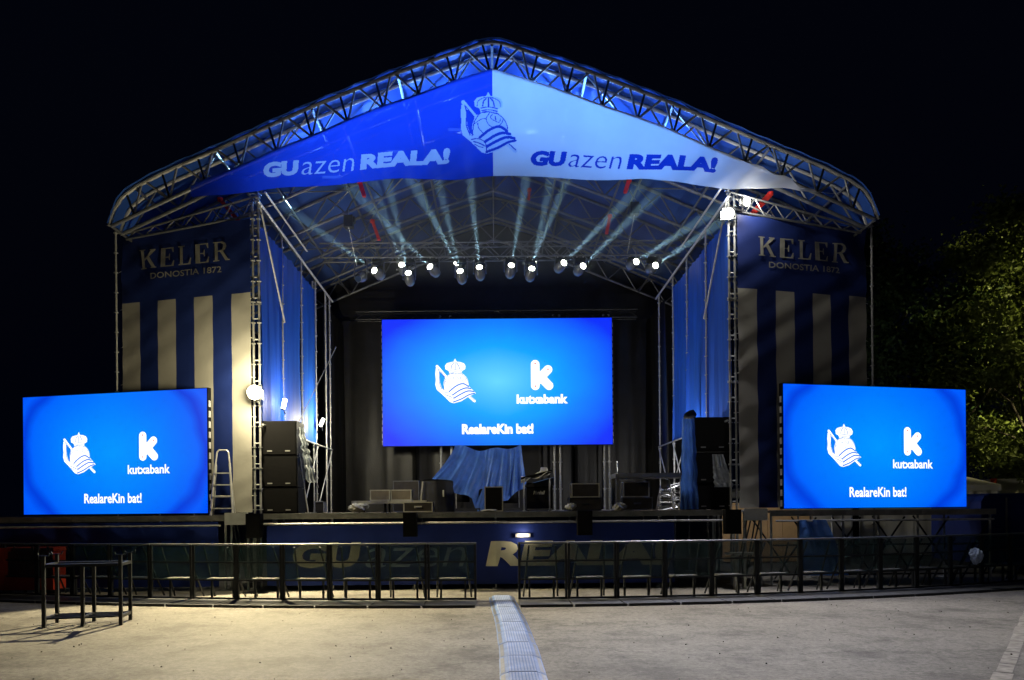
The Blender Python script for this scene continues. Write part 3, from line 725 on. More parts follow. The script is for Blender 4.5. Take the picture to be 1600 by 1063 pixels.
# ------------------------------------------------------------------ LED screens
def led_wall(label, base, rz, W, H, picture, k_scale, bold=.03):
    t = thing('led_screen', label, 'screen', base, rz, 'LED screens')
    MB().b2((-W / 2 - .02, .012, -.02), (W / 2 + .02, .14, H + .02)).build('cabinet', M['black'], t); cab = t.children[-1]
    pic = MB().add([(-W / 2, 0, -H / 2), (W / 2, 0, -H / 2), (W / 2, 0, H / 2), (-W / 2, 0, H / 2)], [(0, 1, 2, 3)]).build('picture', picture, t); pic.location = (0, 0, H / 2)
    for x in (-W * .35, W * .35):
        MB().b2((x - .05, .14, -.0), (x + .05, .24, H)).tube((x, .2, H * .8), (x, 1.3, .02), .03).build('support_frame', M['dark_steel'], t)
    for q in (-1, 1):
        mb = MB()
        for k in range(int(H / .25)): mb.b2((q * (W / 2 + .02), .03, .05 + k * .25), (q * (W / 2 + .034), .10, .20 + k * .25))
        mb.build('edge_latch', M['alu'], cab)
    fl = lambda x, z, o: Vector((x, -o, z))
    p = Print(fl, .004); draw(p, CREST_FILL, -W * .182, H * .513, H * .36 / 740); p.build('crest', M['led_white'], t)
    p = Print(fl, .008); draw(p, [(i[0], i[1], i[2] * .62) if i[0] == 'stroke' else i for i in CREST_LINE], -W * .182, H * .513, H * .36 / 740); p.build('crest', M['led_line'], t)
    p = Print(fl, .004); u = H * .24 / 285; T = lambda a, b: (W * .195 + (a - 1179) * u, H * .553 - (b - 278) * u)
    for a in ([T(1115, 178), T(1115, 380)], [T(1235, 228), T(1130, 335)], [T(1158, 290), T(1243, 380)]): p.put(stroke2d(a, 82 * u))
    p.build('logo', M['led_white'], t)
    p = Print(fl, .008)
    for a in ((1115, 172), (1235, 226), (1115, 384)): p.put(fan(circle2d(T(*a), 8 * u, 10)))
    p.build('logo_dots', M['led_red'], t)
    p = Print(lambda x, z, o: fl(x + W * .195 - W * .112, z + H * .325, o), .004); p.put(text2d('kutxabank', W * .224, H * .075, bold)); p.build('lettering', M['led_white'], t)
    p = Print(lambda x, z, o: fl(x - W * .156, z + H * .088, o), .004); p.put(text2d('RealareKin bat!', W * .312, H * .083, bold)); p.build('lettering', M['led_white'], t)
    return t
a, b = Vector((-12.07, 18.9, 1.83)), Vector((-6.90, 17.70, 1.83))
led_wall('blue LED screen on the left side deck beside the stepladder', (a + b) / 2, math.atan2(b.y - a.y, b.x - a.x), (b - a).length, 2.99, M['led_side'], 1, .022)
a, b = Vector((6.90, 17.70, 1.82)), Vector((12.03, 18.9, 1.82))
led_wall('blue LED screen on the right side deck in front of the trees', (a + b) / 2, math.atan2(b.y - a.y, b.x - a.x), (b - a).length, 2.99, M['led_side'], 1, .022)
ms = led_wall('big blue main LED screen hanging at the back of the stage', Vector((.09, 27.0, 4.20)), 0, 8.39, 4.62, M['led_mid'], 1, .05)
t = thing('screen_truss', 'dark truss carrying the main screen from above', 'truss', (.09, 27.3, 8.86))
for y in (0, .3):
    for z in (.06, .34): MB().tube((-5.2, y, z), (5.2, y, z), .025).build('chord', M['dark_steel'], t)
for k in range(26): MB().tube((-5.2 + k * .4, 0, .06 + .28 * (k % 2)), (-4.8 + k * .4, 0, .34 - .28 * (k % 2)), .014, 5).build('lattice_bar', M['dark_steel'], t)
for k in range(18): MB().box((-4.1 + k * .48, -.02, .09), (.10, .06, .07)).build('hanging_clamp', M['dark_steel'], t)
# uprights behind the screen that carry the structure
for i, px in enumerate((690, 706, 867, 876, 945, 953, 1026)):
    c = at(px, 790, 27.6)
    tag(MB().tube((c.x, 27.6, DZ), (c.x, 27.6, 9.1), .045, 8).ring((c.x, 27.6, 2.6), .07, .05).ring((c.x, 27.6, 3.6), .07, .05).b2((c.x - .12, 27.48, DZ), (c.x + .12, 27.72, DZ + .02)).build('upright_pole', M['steel']),
        f'steel upright pole behind the main screen, {ORD[i]} from the left', 'pole', 'uprights behind the main screen')
for i, px in enumerate((491, 511)):
    c = at(px, 790, 23.3 + i * 1.3)
    tag(MB().tube((c.x, c.y, DZ), (c.x, c.y, 9.1), .03, 8).ring((c.x, c.y, 2.9), .05, .03).ring((c.x, c.y, 3.9), .05, .03).b2((c.x - .1, c.y - .1, DZ), (c.x + .1, c.y + .1, DZ + .015)).build('upright_pole', M['steel']), ('steel pole carrying the white work lamp beside the left curtain', 'thin steel pole right of the white work lamp')[i], 'pole')

# ------------------------------------------------------------------ lighting truss and moving heads
YT = 24.0
lt = thing('lighting_truss', 'box lighting truss hung above the stage with moving heads', 'truss', (0, YT, 10.0))
for y in (-.22, .22):
    for z in (0, .46): MB().tube((-5.6, y, z), (6.0, y, z), .026, 8).build('chord', M['truss'], lt)
n = 24
for k in range(n):
    xa, xb_ = -5.6 + 11.6 * k / n, -5.6 + 11.6 * (k + 1) / n
    for y in (-.22, .22):
        MB().tube((xa, y, .46 * (k % 2)), (xb_, y, .46 * (1 - k % 2)), .014, 5).build('lattice_bar', M['truss'], lt)
    for z in (0, .46): MB().tube((xa, -.22 if k % 2 else .22, z), (xb_, .22 if k % 2 else -.22, z), .012, 5).build('lattice_bar', M['truss'], lt)
for x in (-3.4, -3.2, .9, 1.1, 4.6):
    MB().tube((x, -.22, 0), (x, -.22, .46), .016, 5).build('lattice_bar', M['truss'], lt)
for x in (-4.2, 0, 4.4): MB().tube((x, 0, .46), (x, 0, zb(x) - 10.0), .012).build('suspension', M['steel'], lt)
HEADS = [((585, 423), (400, 290)), ((628, 414), (560, 215)), ((638, 427), (585, 190)), ((672, 417), (500, 245)), ((714, 411), (610, 220)), ((719, 424), (660, 180)),
         ((749, 418), (722, 160)), ((799, 415), (842, 165)), ((833, 408), (925, 185)), ((831, 420), (885, 170)), ((881, 411), (1040, 252)), ((911, 416), (1060, 268)),
         ((994, 409), (1160, 302)), ((1024, 415), (1180, 311)), ((560, 436), None)]
BEAM, WASH = 9000.0, 470.0
for i, (lp, q) in enumerate(HEADS):
    yy = YT - .25 if i not in (1, 4, 8) else YT + .25
    lens = at(*lp, yy); aim = at(*q, 19.0) if q else lens + Vector((-.3, -1, -.6))
    d = (aim - lens).normalized()
    lit = q is not None
    lab = (f'lit moving head spotlight on the lighting truss, {ORD[i]} from the left' if lit else 'unlit moving head at the left end of the lighting truss')
    t = thing('moving_head', lab, 'spotlight', lens - d * .2, group='moving head spotlights')
    rot = d.to_track_quat('Z', 'Y').to_matrix().to_4x4()
    MB().lathe((0, 0, 0), [(.05, -.30), (.13, -.27), (.17, -.18), (.175, -.02), (.14, .10), (.115, .19), (.115, .20)], 16, rot).build('head', M['shell'], t, True); hd = t.children[-1]
    MB().lathe(d * .203, [(.10, 0), (.098, .012)], 16, rot).build('lens', M['head_lens'] if lit else M['glass_dark'], hd)
    top = 9.95 - (lens - d * .2).z
    MB().box((0, 0, top - .06), (.32, .24, .12)).build('base', M['black'], t)
    for sx in (-1, 1):
        MB().b2((sx * .19, -.05, -.05), (sx * .215, .05, top - .1)).build('yoke_arm', M['shell'], t)
        MB().box((sx * .1, 0, top + .02), (.04, .06, .08)).build('clamp', M['alu'], t)
    if lit:
        lamp('beam_light', 'SPOT', d * .30, BEAM * (1.0 if i not in (1, 2, 5, 9) else .8), (.46, .80, 1.0), t, .05, d * 3, R(5.5), .4)
for i, x in enumerate((-4.3, -2.6, -.95, .95, 2.6, 4.3)):
    c = Vector((x, YR + STEP - .14, max(zb(x) - .05, 10.62))); t = thing('wash_bar', f'blue wash light bar behind the gable banner, {ORD[i]} from the left', 'stage light', c, group='blue wash bars')
    MB().box((0, 0, 0), (.5, .1, .1)).build('housing', M['dark_steel'], t)
    MB().box((0, -.056, .0), (.46, .01, .07)).build('lens', M['blue_lens'], t)
    MB().box((-.2, .05, .06), (.03, .1, .12)).box((.2, .05, .06), (.03, .1, .12)).build('clamp', M['steel'], t)
    lamp('wash_light', 'SPOT', (0, -.12, 0), WASH, (.13, .36, 1.0), t, .12, (0, -2.2, .1), R(130), .6)

# ------------------------------------------------------------------ floodlights and work lamps
def flood(label, loc, rz, tilt, w, h, lens):
    t = thing('floodlight', label, 'floodlight', loc, rz)
    rot = Matrix.Rotation(tilt, 4, 'X')
    hb = MB().box((0, 0, 0), (w, .09, h)); hb.v = [tuple(rot @ Vector(v)) for v in hb.v]; hb.build('housing', M['dark_steel'], t)
    lb = MB().lathe((0, 0, 0), [(min(w, h) * .49, -.0), (min(w, h) * .44, .05), (min(w, h) * .28, .085), (.01, .10)], 16, rot @ Matrix.Rotation(R(90), 4, 'X') @ Matrix.Translation((0, 0, .045)))
    lb.build('lens', lens, t, True)
    MB().box((-w / 2 - .015, 0, -.02), (.02, .05, h * .6)).box((w / 2 + .015, 0, -.02), (.02, .05, h * .6)).box((0, .02, -h * .32 - .04), (w + .05, .05, .02)).tube((0, .02, -h * .3), (.05, .12, -h * .8), .018).build('bracket', M['steel'], t)
    return t
f1 = flood('glaring yellow floodlight on the left tower above the stepladder', (-5.66, 17.50, 4.66), 0, R(10), .30, .30, M['flood'])
MB().lathe((0, -.10, 0), [(.02, -.17), (.10, -.14), (.155, -.07), (.17, 0), (.155, .07), (.10, .14), (.02, .17)], 20).build('globe', M['flood'], f1, True)
lamp('flood_light', 'SPOT', (0, -.30, 0), 6800, (1.0, .83, .47), f1, .04, (.39, -1.22, -.52), R(118), .12)
lamp('flood_glow', 'POINT', (.12, -.55, 0), 420, (1.0, .85, .50), f1, .12)
f2 = flood('white floodlight high on the right tower, lower of the pair', (5.60, 17.62, 8.86), R(-10), R(25), .30, .26, M['white_lamp'])
lamp('flood_light', 'SPOT', (-.05, -.16, -.05), 6600, (1.0, .95, .95), f2, .12, (1.5, -9.0, -8.9), R(110), .9)
lamp('flood_glow', 'POINT', (-.1, -.22, 0), 90, (1.0, .96, .84), f2, .1)
f3 = flood('white floodlight beside the red sling on the right tower', (6.00, 17.66, 9.15), R(35), R(10), .26, .2, M['white_lamp'])
lamp('flood_light', 'POINT', (.1, -.2, 0), 60, (1.0, .92, .76), f3, .08)
def worklamp(label, p, power, tilt=.5, color=(1, .93, .72), src=(.08, -.12, 0)):
    t = thing('work_lamp', label, 'lamp', p)
    d = Vector((tilt, -.3, .9)).normalized()
    MB().tube(-d * .12, d * .12, .05, 10).build('lens', M['white_lamp'], t, True)
    MB().tube(-d * .16, -d * .12, .055, 10).tube((0, .06, -.12), (0, .06, .1), .02).tube(-d * .14, (0, .1, -.25), .015).build('holder', M['dark_steel'], t)
    if power: lamp('work_light', 'POINT', src, power, color, t, .08)
worklamp('small white work lamp in front of the left blue curtain', at(444, 631, 18.9), 130, .3, (1, .96, .9), (.55, .5, .1))
worklamp('white work lamp on the pole at the rear end of the left curtain', at(497, 660, 23.2) + Vector((.12, 0, 0)), 420, .5, (1, .90, .60), (.8, -.25, 0))
worklamp('work lamp hidden behind the right speaker stack', Vector((5.42, 20.3, 3.0)), 300, -.3, (1, .96, .9), (-.45, .2, .2))

# ------------------------------------------------------------------ equipment on the stage
def case(label, px0, px1, z0, z1, Y, depth, body='case_body', trim='case_trim', handle=True, name='flight_case', group='flight cases'):
    x0, x1 = at(px0, 780, Y).x, at(px1, 780, Y).x; w = x1 - x0; h = z1 - z0
    t = thing(name, label, 'case', ((x0 + x1) / 2, Y, z0), group=group)
    MB().b2((-w / 2 + .012, .012, .012), (w / 2 - .012, depth - .012, h - .012)).build('body', M[body], t)
    mb = MB(); e = .028
    for z in (0, h - e):
        mb.b2((-w / 2, 0, z), (w / 2, e, z + e)); mb.b2((-w / 2, depth - e, z), (w / 2, depth, z + e))
        for x in (-w / 2, w / 2 - e): mb.b2((x, e, z), (x + e, depth - e, z + e))
    for x in (-w / 2, w / 2 - e):
        for y in (0, depth - e): mb.b2((x, y, e), (x + e, y + e, h - e))
    mb.build('edge_trim', M[trim], t)
    if handle: MB().tube((-.08, -.012, h / 2), (.08, -.012, h / 2), .012).b2((-.1, 0, h / 2 - .03), (.1, .012, h / 2 + .03)).build('handle', M[trim], t)
    return t
z = DZ + .003
t = thing('low_riser', 'low rolling riser with a cream edge under two small cases', 'riser', (at(607, 790, 20).x, 20.0, DZ)); w = 2.0
MB().b2((-w / 2, 0, .24), (w / 2, 1.0, .32)).build('top', M['case_trim'], t)
for x in (-w / 2 + .2, w / 2 - .25, -.1):
    for y in (.1, .9): MB().b2((x - .03, y - .03, .08), (x + .03, y + .03, .24)).tube((x - .02, y, .05), (x + .02, y, .05), .05, 10).build('caster_leg', M['dark_steel'], t)
case('small tan case on the riser, left one of two', 578, 609.5, DZ + .323, DZ + .62, 20.2, .4, 'case_tan', handle=False)
case('small tan case on the riser, right one of two', 610.5, 643, DZ + .323, DZ + .62, 20.2, .4, 'case_tan', handle=False)
case('flat drawer case with cream edges in front of the riser', 630, 676, z, DZ + .27, 19.2, .5)
case('tall thin framed case behind the riser', 614, 655, z, DZ + .95, 22.4, .4, 'case_body', 'truss', False)
case('upright dark speaker case in front of the blue tarp', 757, 786, z, DZ + .66, 19.4, .45, 'grille', 'case_trim', False)
case('upper of two dark cases with thin pale edges right of the poles', 893, 937, DZ + .36, DZ + .74, 19.9, .4, 'case_body', handle=False)
case('lower wide dark case with a rag at its corner', 890, 940, z, DZ + .352, 19.8, .6, 'case_body', 'dark_steel')
case('upper dark case standing under the grey table', 974, 1015, DZ + .36, DZ + .78, 20.1, .4, 'case_body', handle=False)
case('lower dark case standing under the grey table', 972, 1020, z, DZ + .352, 20.0, .5, 'case_body', 'truss')
# guitar amplifier
x = at(843, 780, 20.4).x
t = thing('guitar_amplifier', 'black guitar amplifier cabinet with cream script lettering', 'amplifier', (x, 20.4, DZ))
MB().b2((-.36, 0, .03), (.36, .36, .78)).build('cabinet', M['black'], t)
MB().b2((-.33, -.012, .08), (.33, -.001, .62)).build('grille', M['grille'], t)
MB().b2((-.34, -.012, .04), (.34, -.001, .065)).build('trim', M['case_trim'], t)
p = Print(lambda a_, b_, o: Vector((a_ - .17, -.013 - o, b_ + .46))); p.put(text2d('Marshall', .32, .10, .02, .35)); p.build('lettering', M['led_white'] if False else M['rag'], t)
MB().add([(-.42, -.03, .70), (.40, -.03, .92), (.40, .4, .95), (-.42, .4, .74), (-.42, -.03, .66), (.40, -.03, .70), (.40, .4, .70), (-.42, .4, .66)], [(0, 1, 2, 3), (0, 4, 5, 1), (1, 5, 6, 2), (3, 2, 6, 7), (0, 3, 7, 4), (4, 7, 6, 5)]).build('cover', M['cover'], t)
for sx in (-.30, .30): MB().tube((sx - .02, .18, .015), (sx + .02, .18, .015), .015, 8).build('caster', M['dark_steel'], t)
def crumple(name, label, cat, c, size, m, seed, n=9, legs=None):
    r = random.Random(seed); mb = MB()
    ph = [[r.uniform(0, 6.28) for _ in range(4)] for _ in range(3)]
    def f(u, v):
        th, fi = u * 2 * math.pi, (v - .5) * math.pi
        rr = 1 + .22 * math.sin(3 * th + ph[0][0] + 2 * fi) + .16 * math.sin(5 * th + 4 * fi + ph[0][1]) + .10 * math.sin(9 * th - 6 * fi + ph[0][2])
        return (c[0] + size[0] * rr * math.cos(fi) * math.cos(th), c[1] + size[1] * rr * math.cos(fi) * math.sin(th), c[2] + size[2] * (1 + .7 * (rr - 1)) * math.sin(fi))
    mb.grid(f, n * 3, n * 2); o = mb.build(name, m, None, False); return tag(o, label, cat)
c = at(838, 749, 20.2); t = thing('covered_keyboard', 'pale cloth bundle on a stand leaning over the guitar amplifier', 'keyboard', (c.x, 20.2, DZ))
def kf(u, v):
    x_ = -.42 + .84 * u; yy = .28 * (v - .5); zz = c.z - DZ - .06 + .22 * u + .05 * math.sin(9 * u + 4 * v) + (.10 if .62 < u < .85 else 0) * math.sin(math.pi * v)
    return (x_, yy, zz + .09 * math.sin(math.pi * v))
MB().grid(kf, 26, 10).build('cloth', M['rag'], t, False)
MB().add([(-.42, -.13, .86), (.42, -.13, 1.04), (.42, .13, 1.04), (-.42, .13, .86), (-.42, -.13, .92), (.42, -.13, 1.12), (.42, .13, 1.12), (-.42, .13, .92)], [(0, 1, 2, 3), (4, 5, 6, 7), (0, 1, 5, 4), (1, 2, 6, 5), (2, 3, 7, 6), (3, 0, 4, 7)]).build('keyboard', M['black'], t)
for sx in (-.34, .36): MB().tube((sx, 0, 0), (sx, 0, .9), .02).b2((sx - .03, -.25, 0), (sx + .03, .25, .03)).build('stand_leg', M['steel'], t)
# black covered box, tarp over the drum kit
t = thing('covered_box', 'black cloth covered box left of the blue tarp', 'covered box', (at(683, 790, 20.6).x, 20.6, DZ))
bw = wav(5, .05, .35)
MB().grid(lambda u, v: ((.42 + .07 * (1 - v) + bw(u * 2 + v * .3)) * math.cos(u * 6.2832), (.32 + .05 * (1 - v) + bw(u * 2)) * math.sin(u * 6.2832), .86 * v), 40, 8).build('cover', M['cover'], t, True)
MB().grid(lambda u, v: (.44 * v * math.cos(u * 6.2832), .34 * v * math.sin(u * 6.2832), .86 + .04 * math.sin(7 * u + 3 * v)), 24, 4).build('lid', M['cover'], t, True)
MB().tube((-.44, -.30, .12), (-.36, -.28, .84), .022).build('strap', M['case_trim'], t); MB().b2((.18, -.36, .42), (.22, -.33, .60)).build('tag', M['rag'], t)
YD = 23.6
t = thing('tarp_covered_drums', 'drum kit under a draped blue tarp below the main screen', 'covered drums', (at(762, 790, YD).x, YD, DZ))
fw_ = wav(17, .10, .55); fs_ = wav(18, .06, .23)
HEM = [(0, .98), (.15, .78), (.3, .50), (.42, .42), (.46, .05), (.56, .06), (.60, .40), (.8, .36), (1.01, .80)]
def hem_z(u): return interp(HEM, u)
def tarp(u, v, side):
    xt_ = -1.02 + 2.10 * u; xb_ = -1.72 + 2.95 * u
    e = min(1, v * 1.05); hem = hem_z(u) + .05 * math.sin(23 * u)
    ztop = 2.10 - .14 * math.sin(math.pi * u) + .05 * math.sin(13 * u)
    zz = ztop + (hem - ztop) * v; x_ = xt_ + (xb_ - xt_) * e ** 1.3
    yy = side * (.08 + .45 * v) + (fw_(u * 3.0) + fs_(u * 3 + .2 * v)) * (.25 + 1.2 * v)
    return (x_, yy, zz)
MB().grid(lambda u, v: tarp(u, v, -1), 90, 26).build('tarp', M['tarp'], t, True)
MB().grid(lambda u, v: tarp(1 - u, v, 1), 60, 14).build('tarp', M['tarp'], t, True)
MB().lathe((-.1, -.1, .36), [(.34, -.26), (.36, -.24), (.36, .24), (.34, .26)], 20, Matrix.Rotation(R(90), 4, 'X')).build('bass_drum', M['black'], t, True)
for x_, r_, zz in ((.75, .24, .45), (-.8, .22, .5)): MB().lathe((x_, .1, zz), [(r_, -.2), (r_, .2)], 16).build('tom_drum', M['black'], t, True)
for x_ in (-1.0, 1.0, .05): MB().tube((x_, 0, 0), (x_, 0, 1.98), .018).build('stand_leg', M['steel'], t)
MB().b2((-1.3, -.5, 0), (1.3, .6, .10)).build('riser', M['cover'], t)
# speaker stacks
def stack(sx, side):
    xc = sx * 5.28
    for i, (z0, z1, w_) in enumerate(((DZ, DZ + .62, .92), (DZ + .63, DZ + 1.40, .90), (DZ + 1.41, DZ + 2.26, .88))):
        t = thing('loudspeaker', f'black loudspeaker cabinet at the {side} of the stage, {["bottom", "middle", "top"][i]} of its stack', 'loudspeaker', (xc, 18.0, z0), group='stacked loudspeakers')
        h = z1 - z0; mb = MB().b2((-w_ / 2, .02, .01), (w_ / 2, .75, h))
        mb.build('cabinet', M['black'], t); MB().b2((-w_ / 2 + .03, 0, .04), (w_ / 2 - .03, .019, h - .03)).build('grille', M['grille'], t)
        for q in (-1, 1): MB().b2((q * .22 - .06, -.012, h * .12), (q * .22 + .06, -.001, h * .12 + .03)).build('handle', M['steel'], t)
    t = thing('tower_cover', f'black cover hanging beside the {side} loudspeaker stack', 'cover', (sx * 5.72 - (.03 * sx), 18.1, DZ))
    MB().grid(lambda u, v: (.14 * (u - .5) + .02 * math.sin(20 * u), .05 * math.sin(8 * u + 3 * v), 2.2 * v), 14, 10).build('cloth', M['cover'], t, True)
    MB().tube((-.09, .03, 2.2), (.09, .03, 2.2), .012).build('rail', M['steel'], t)
stack(-1, 'left'); stack(1, 'right')
def hang(label, x0, x1, y, z0, z1, m, seed, lean=0.0, amp=.06):
    f = wav(seed, amp, .16); g = wav(seed + 3, amp, .4)
    o = MB().grid(lambda u, v: (x0 + (x1 - x0) * (u * (1.25 - .5 * v)) + lean * (1 - v) + g(v * 2) * .4, y + f(u * .5 + .1 * v) + g(v * 1.5 + u) * .6, z0 + v * (z1 - z0)), 16, 34).build('hanging_tarp', m, None, True)
    return tag(o, label, 'tarp')
hang('bright blue tarp hanging on the inner side of the right speaker stack', 4.55, 4.92, 17.95, DZ + .02, DZ + 2.22, M['tarp'], 81, -.08)
hang('crumpled plastic sheet hanging on the right side of the left speaker stack', -4.80, -4.62, 18.0, DZ + .75, DZ + 2.1, M['plastic'], 85, .22, .09)
hang('crumpled plastic sheet over the front of the right speaker stack', 5.25, 5.62, 17.93, DZ + .55, DZ + 1.35, M['plastic'], 89, .05, .05)
tag(MB().tube((-4.62, 18.2, DZ), (-4.95, 18.3, 3.9), .016).b2((-4.68, 18.14, DZ), (-4.56, 18.26, DZ + .02)).tube((-4.95, 18.3, 3.9), (-4.2, 19.6, 6.2), .010).build('stay_pole', M['steel']), 'thin slanting pole beside the plastic sheet on the left stack', 'pole')
t = thing('silver_case', 'small silver trolley standing at the foot of the lamp pole', 'trolley', (at(499, 790, 20.5).x, 20.5, DZ))
MB().b2((-.11, 0, .03), (.11, .3, .30)).build('body', M['case_body'], t)
MB().b2((-.14, -.02, .02), (-.112, .3, .33)).b2((.112, -.02, .02), (.14, .3, .33)).b2((-.14, -.02, .302), (.14, .3, .33)).build('frame', M['alu'], t)
MB().tube((-.1, .1, .015), (.1, .1, .015), .015).build('axle', M['dark_steel'], t)
# grey table
x0, x1 = at(962, 780, 19.4).x, at(1082, 780, 19.4).x
t = thing('work_table', 'long grey table on wheels right of the main screen', 'table', ((x0 + x1) / 2, 19.4, DZ)); w = x1 - x0
MB().b2((-w / 2, 0, .86), (w / 2, .9, .98)).build('top', M['fascia'], t)
for x_ in (-w / 2 + .07, w / 2 - .07):
    for y_ in (.06, .84):
        MB().b2((x_ - .045, y_ - .03, .16), (x_ + .045, y_ + .03, .86)).build('leg', M['fascia'], t)
        MB().tube((x_ - .03, y_, .08), (x_ + .03, y_, .08), .08, 12).b2((x_ - .05, y_ - .03, .1), (x_ + .05, y_ + .03, .17)).build('caster', M['rag'], t)
MB().tube((-w / 2 + .17, .8, .98), (-w / 2 + .17, .8, 1.35), .02).build('post', M['steel'], t)
for i, (px, py, Y, s_, lab) in enumerate(((968, 792, 19.2, (.16, .12, .10), 'white rag on the left wheel of the grey table'), (1070, 792, 19.2, (.18, .12, .11), 'white rag on the right wheel of the grey table'),
        (1040, 757, 20.0, (.12, .1, .12), 'pale bundle hanging below the grey table'), (560, 793, 19.6, (.26, .12, .10), 'tangle of pale cables under the left end of the riser'),
        (892, 792, 19.5, (.12, .1, .08), 'small pale rag beside the lower dark case'), (765, 798, 18.9, (.2, .1, .03), 'flat pale cloth on the deck below the speaker case'), (1088, 793, 19.0, (.10, .1, .08), 'orange bundle at the foot of the blue tarp'))):
    c = at(px, py, Y); c.z = max(c.z, DZ + s_[2] * .8) if py > 770 else c.z
    crumple('cloth_bundle', lab, 'cloth', c, s_, M['ochre'] if i == 6 else M['rag'], 100 + i, 7)
def stepladder(label, base, rz, h, w, n, spread, m='alu', group=None):
    t = thing('stepladder', label, 'ladder', base, rz, group)
    for sx in (-1, 1):
        MB().tube((sx * w / 2, -spread / 2, 0), (sx * w * .32, 0, h * .80), .026).tube((sx * w * .32, 0, h * .80), (sx * w * .26, .02, h - .05), .020).tube((sx * w * .26, .02, h - .05), (sx * w * .18, .02, h), .02).build('front_rail', M[m], t)
        MB().tube((sx * w / 2, spread / 2, 0), (sx * w * .30, .03, h * .78), .018).build('rear_rail', M[m], t)
    MB().tube((-w * .18, .02, h), (w * .18, .02, h), .02).build('handle', M[m], t)
    for k in range(n):
        f = (k + .6) / n * .72; yy = -spread / 2 * (1 - f / .8); hw = w / 2 - (w * .18) * f / .8
        MB().b2((-hw, yy - .04, h * f - .015), (hw, yy + .06, h * f + .012)).build('step', M[m], t)
    MB().tube((-w * .38, spread * .3, h * .3), (w * .38, spread * .3, h * .3), .014).build('rear_bar', M[m], t)
stepladder('silver stepladder standing beside the left screen', (-6.52, 17.66, DZ - .03), R(10), 1.56, .50, 4, .36)
stepladder('small stepladder among clutter under the grey table', (at(1040, 790, 20.3).x, 20.3, DZ), R(-20), .72, .46, 3, .4)
t = thing('cable_heap', 'dark coiled cables behind the small stepladder', 'cables', (at(1050, 790, 21).x, 21.0, DZ))
for k in range(7):
    pts = [Vector((.45 * math.cos(a_) * (1 - .07 * k), .25 * math.sin(a_), .06 + .10 * k + .1 * math.cos(a_ + k))) for a_ in [q * .45 for q in range(15)]]
    MB().path(pts, .022, 5).build('cable', M['black'] if k % 3 else M['truss'], t)
# moving light on a boom at the right curtain
c = at(1078, 650, 20.5); t = thing('boom_light', 'black stage light on a pole in front of the right blue curtain', 'stage light', (c.x, 20.5, DZ))
MB().tube((.05, 0, 0), (.05, 0, c.z - DZ + .1), .024).b2((-.2, -.2, 0), (.3, .2, .02)).build('pole', M['steel'], t)
zc = c.z - DZ
MB().lathe((-.02, -.05, zc), [(.06, -.16), (.12, -.1), (.13, .06), (.10, .16)], 12, Matrix.Rotation(R(60), 4, 'Y')).build('head', M['black'], t, True)
MB().b2((-.14, -.1, zc - .22), (.10, .06, zc - .18)).b2((-.14, -.1, zc - .2), (-.11, .02, zc)).b2((-.10, -.08, zc - .42), (.09, .08, zc - .24)).build('yoke', M['black'], t)
# ------------------------------------------------------------------ crowd barrier
def make_barrier(label):
    t = thing('crowd_barrier', label, 'barrier', (0, 0, 0), 0, 'crowd barrier panels in front of the stage')
    for sx in (-1, 1):
        MB().b2((sx * .495, -.025, .02), (sx * .448, .025, 1.16)).build('post', M['dark_steel'], t)
        MB().tube((sx * .27, .06, 1.12), (sx * .36, .62, .03), .02).build('brace', M['dark_steel'], t)
        MB().b2((sx * .25 - .02, .30, .03), (sx * .25 + .02, .34, .43)).build('step_leg', M['dark_steel'], t)
    MB().tube((-.495, 0, 1.175), (.495, 0, 1.175), .023, 10).build('top_rail', M['truss'], t)
    MB().b2((-.447, -.018, .795), (.447, .018, .825)).build('middle_rail', M['dark_steel'], t)
    MB().b2((-.447, -.018, .425), (.447, .018, .455)).build('middle_rail', M['dark_steel'], t)
    MB().b2((-.447, -.02, .03), (.447, .02, .08)).build('bottom_rail', M['dark_steel'], t)
    MB().b2((-.447, -.003, .455), (.447, .003, .795)).build('mesh_panel', M['mesh'], t)
    MB().b2((-.447, -.003, .825), (.447, .003, 1.15)).build('mesh_panel', M['mesh'], t)
    MB().b2((-.27, .14, .43), (.27, .40, .46)).build('step_plate', M['alu'], t)
    fp = MB().add([(-.495, -.90, .012), (.495, -.90, .012), (.495, -.03, .045), (-.495, -.03, .045), (-.495, -.90, .0), (.495, -.90, .0), (.495, -.03, .0), (-.495, -.03, .0)],
             [(0, 1, 2, 3), (7, 6, 5, 4), (0, 4, 5, 1), (1, 5, 6, 2), (2, 6, 7, 3), (3, 7, 4, 0)]).build('floor_plate', M['plate'], t)
    MB().b2((-.495, -.935, .0), (.495, -.901, .05)).build('front_lip', M['dark_steel'], fp)
    return t
bar0 = make_barrier('x'); first = True
for sg, xs, cnt, k in ((-1, -.40, 13, .0165), (1, .43, 14, .0185)):
    P = Vector((xs, 14.9 + k * xs * xs, 0))
    for i in range(cnt):
        sl = 2 * k * P.x; d = Vector((1, sl, 0)).normalized() * sg; Q = P + d * 1.0; c = (P + Q) / 2
        o = bar0 if first else copy_tree(bar0); first = False
        o.location = c; o.rotation_euler = (0, 0, math.atan2(d.y * sg, d.x * sg))
        o['label'] = f'dark crowd barrier panel, {ORD[i]} to the {"left" if sg < 0 else "right"} of the central gap'
        P = Q

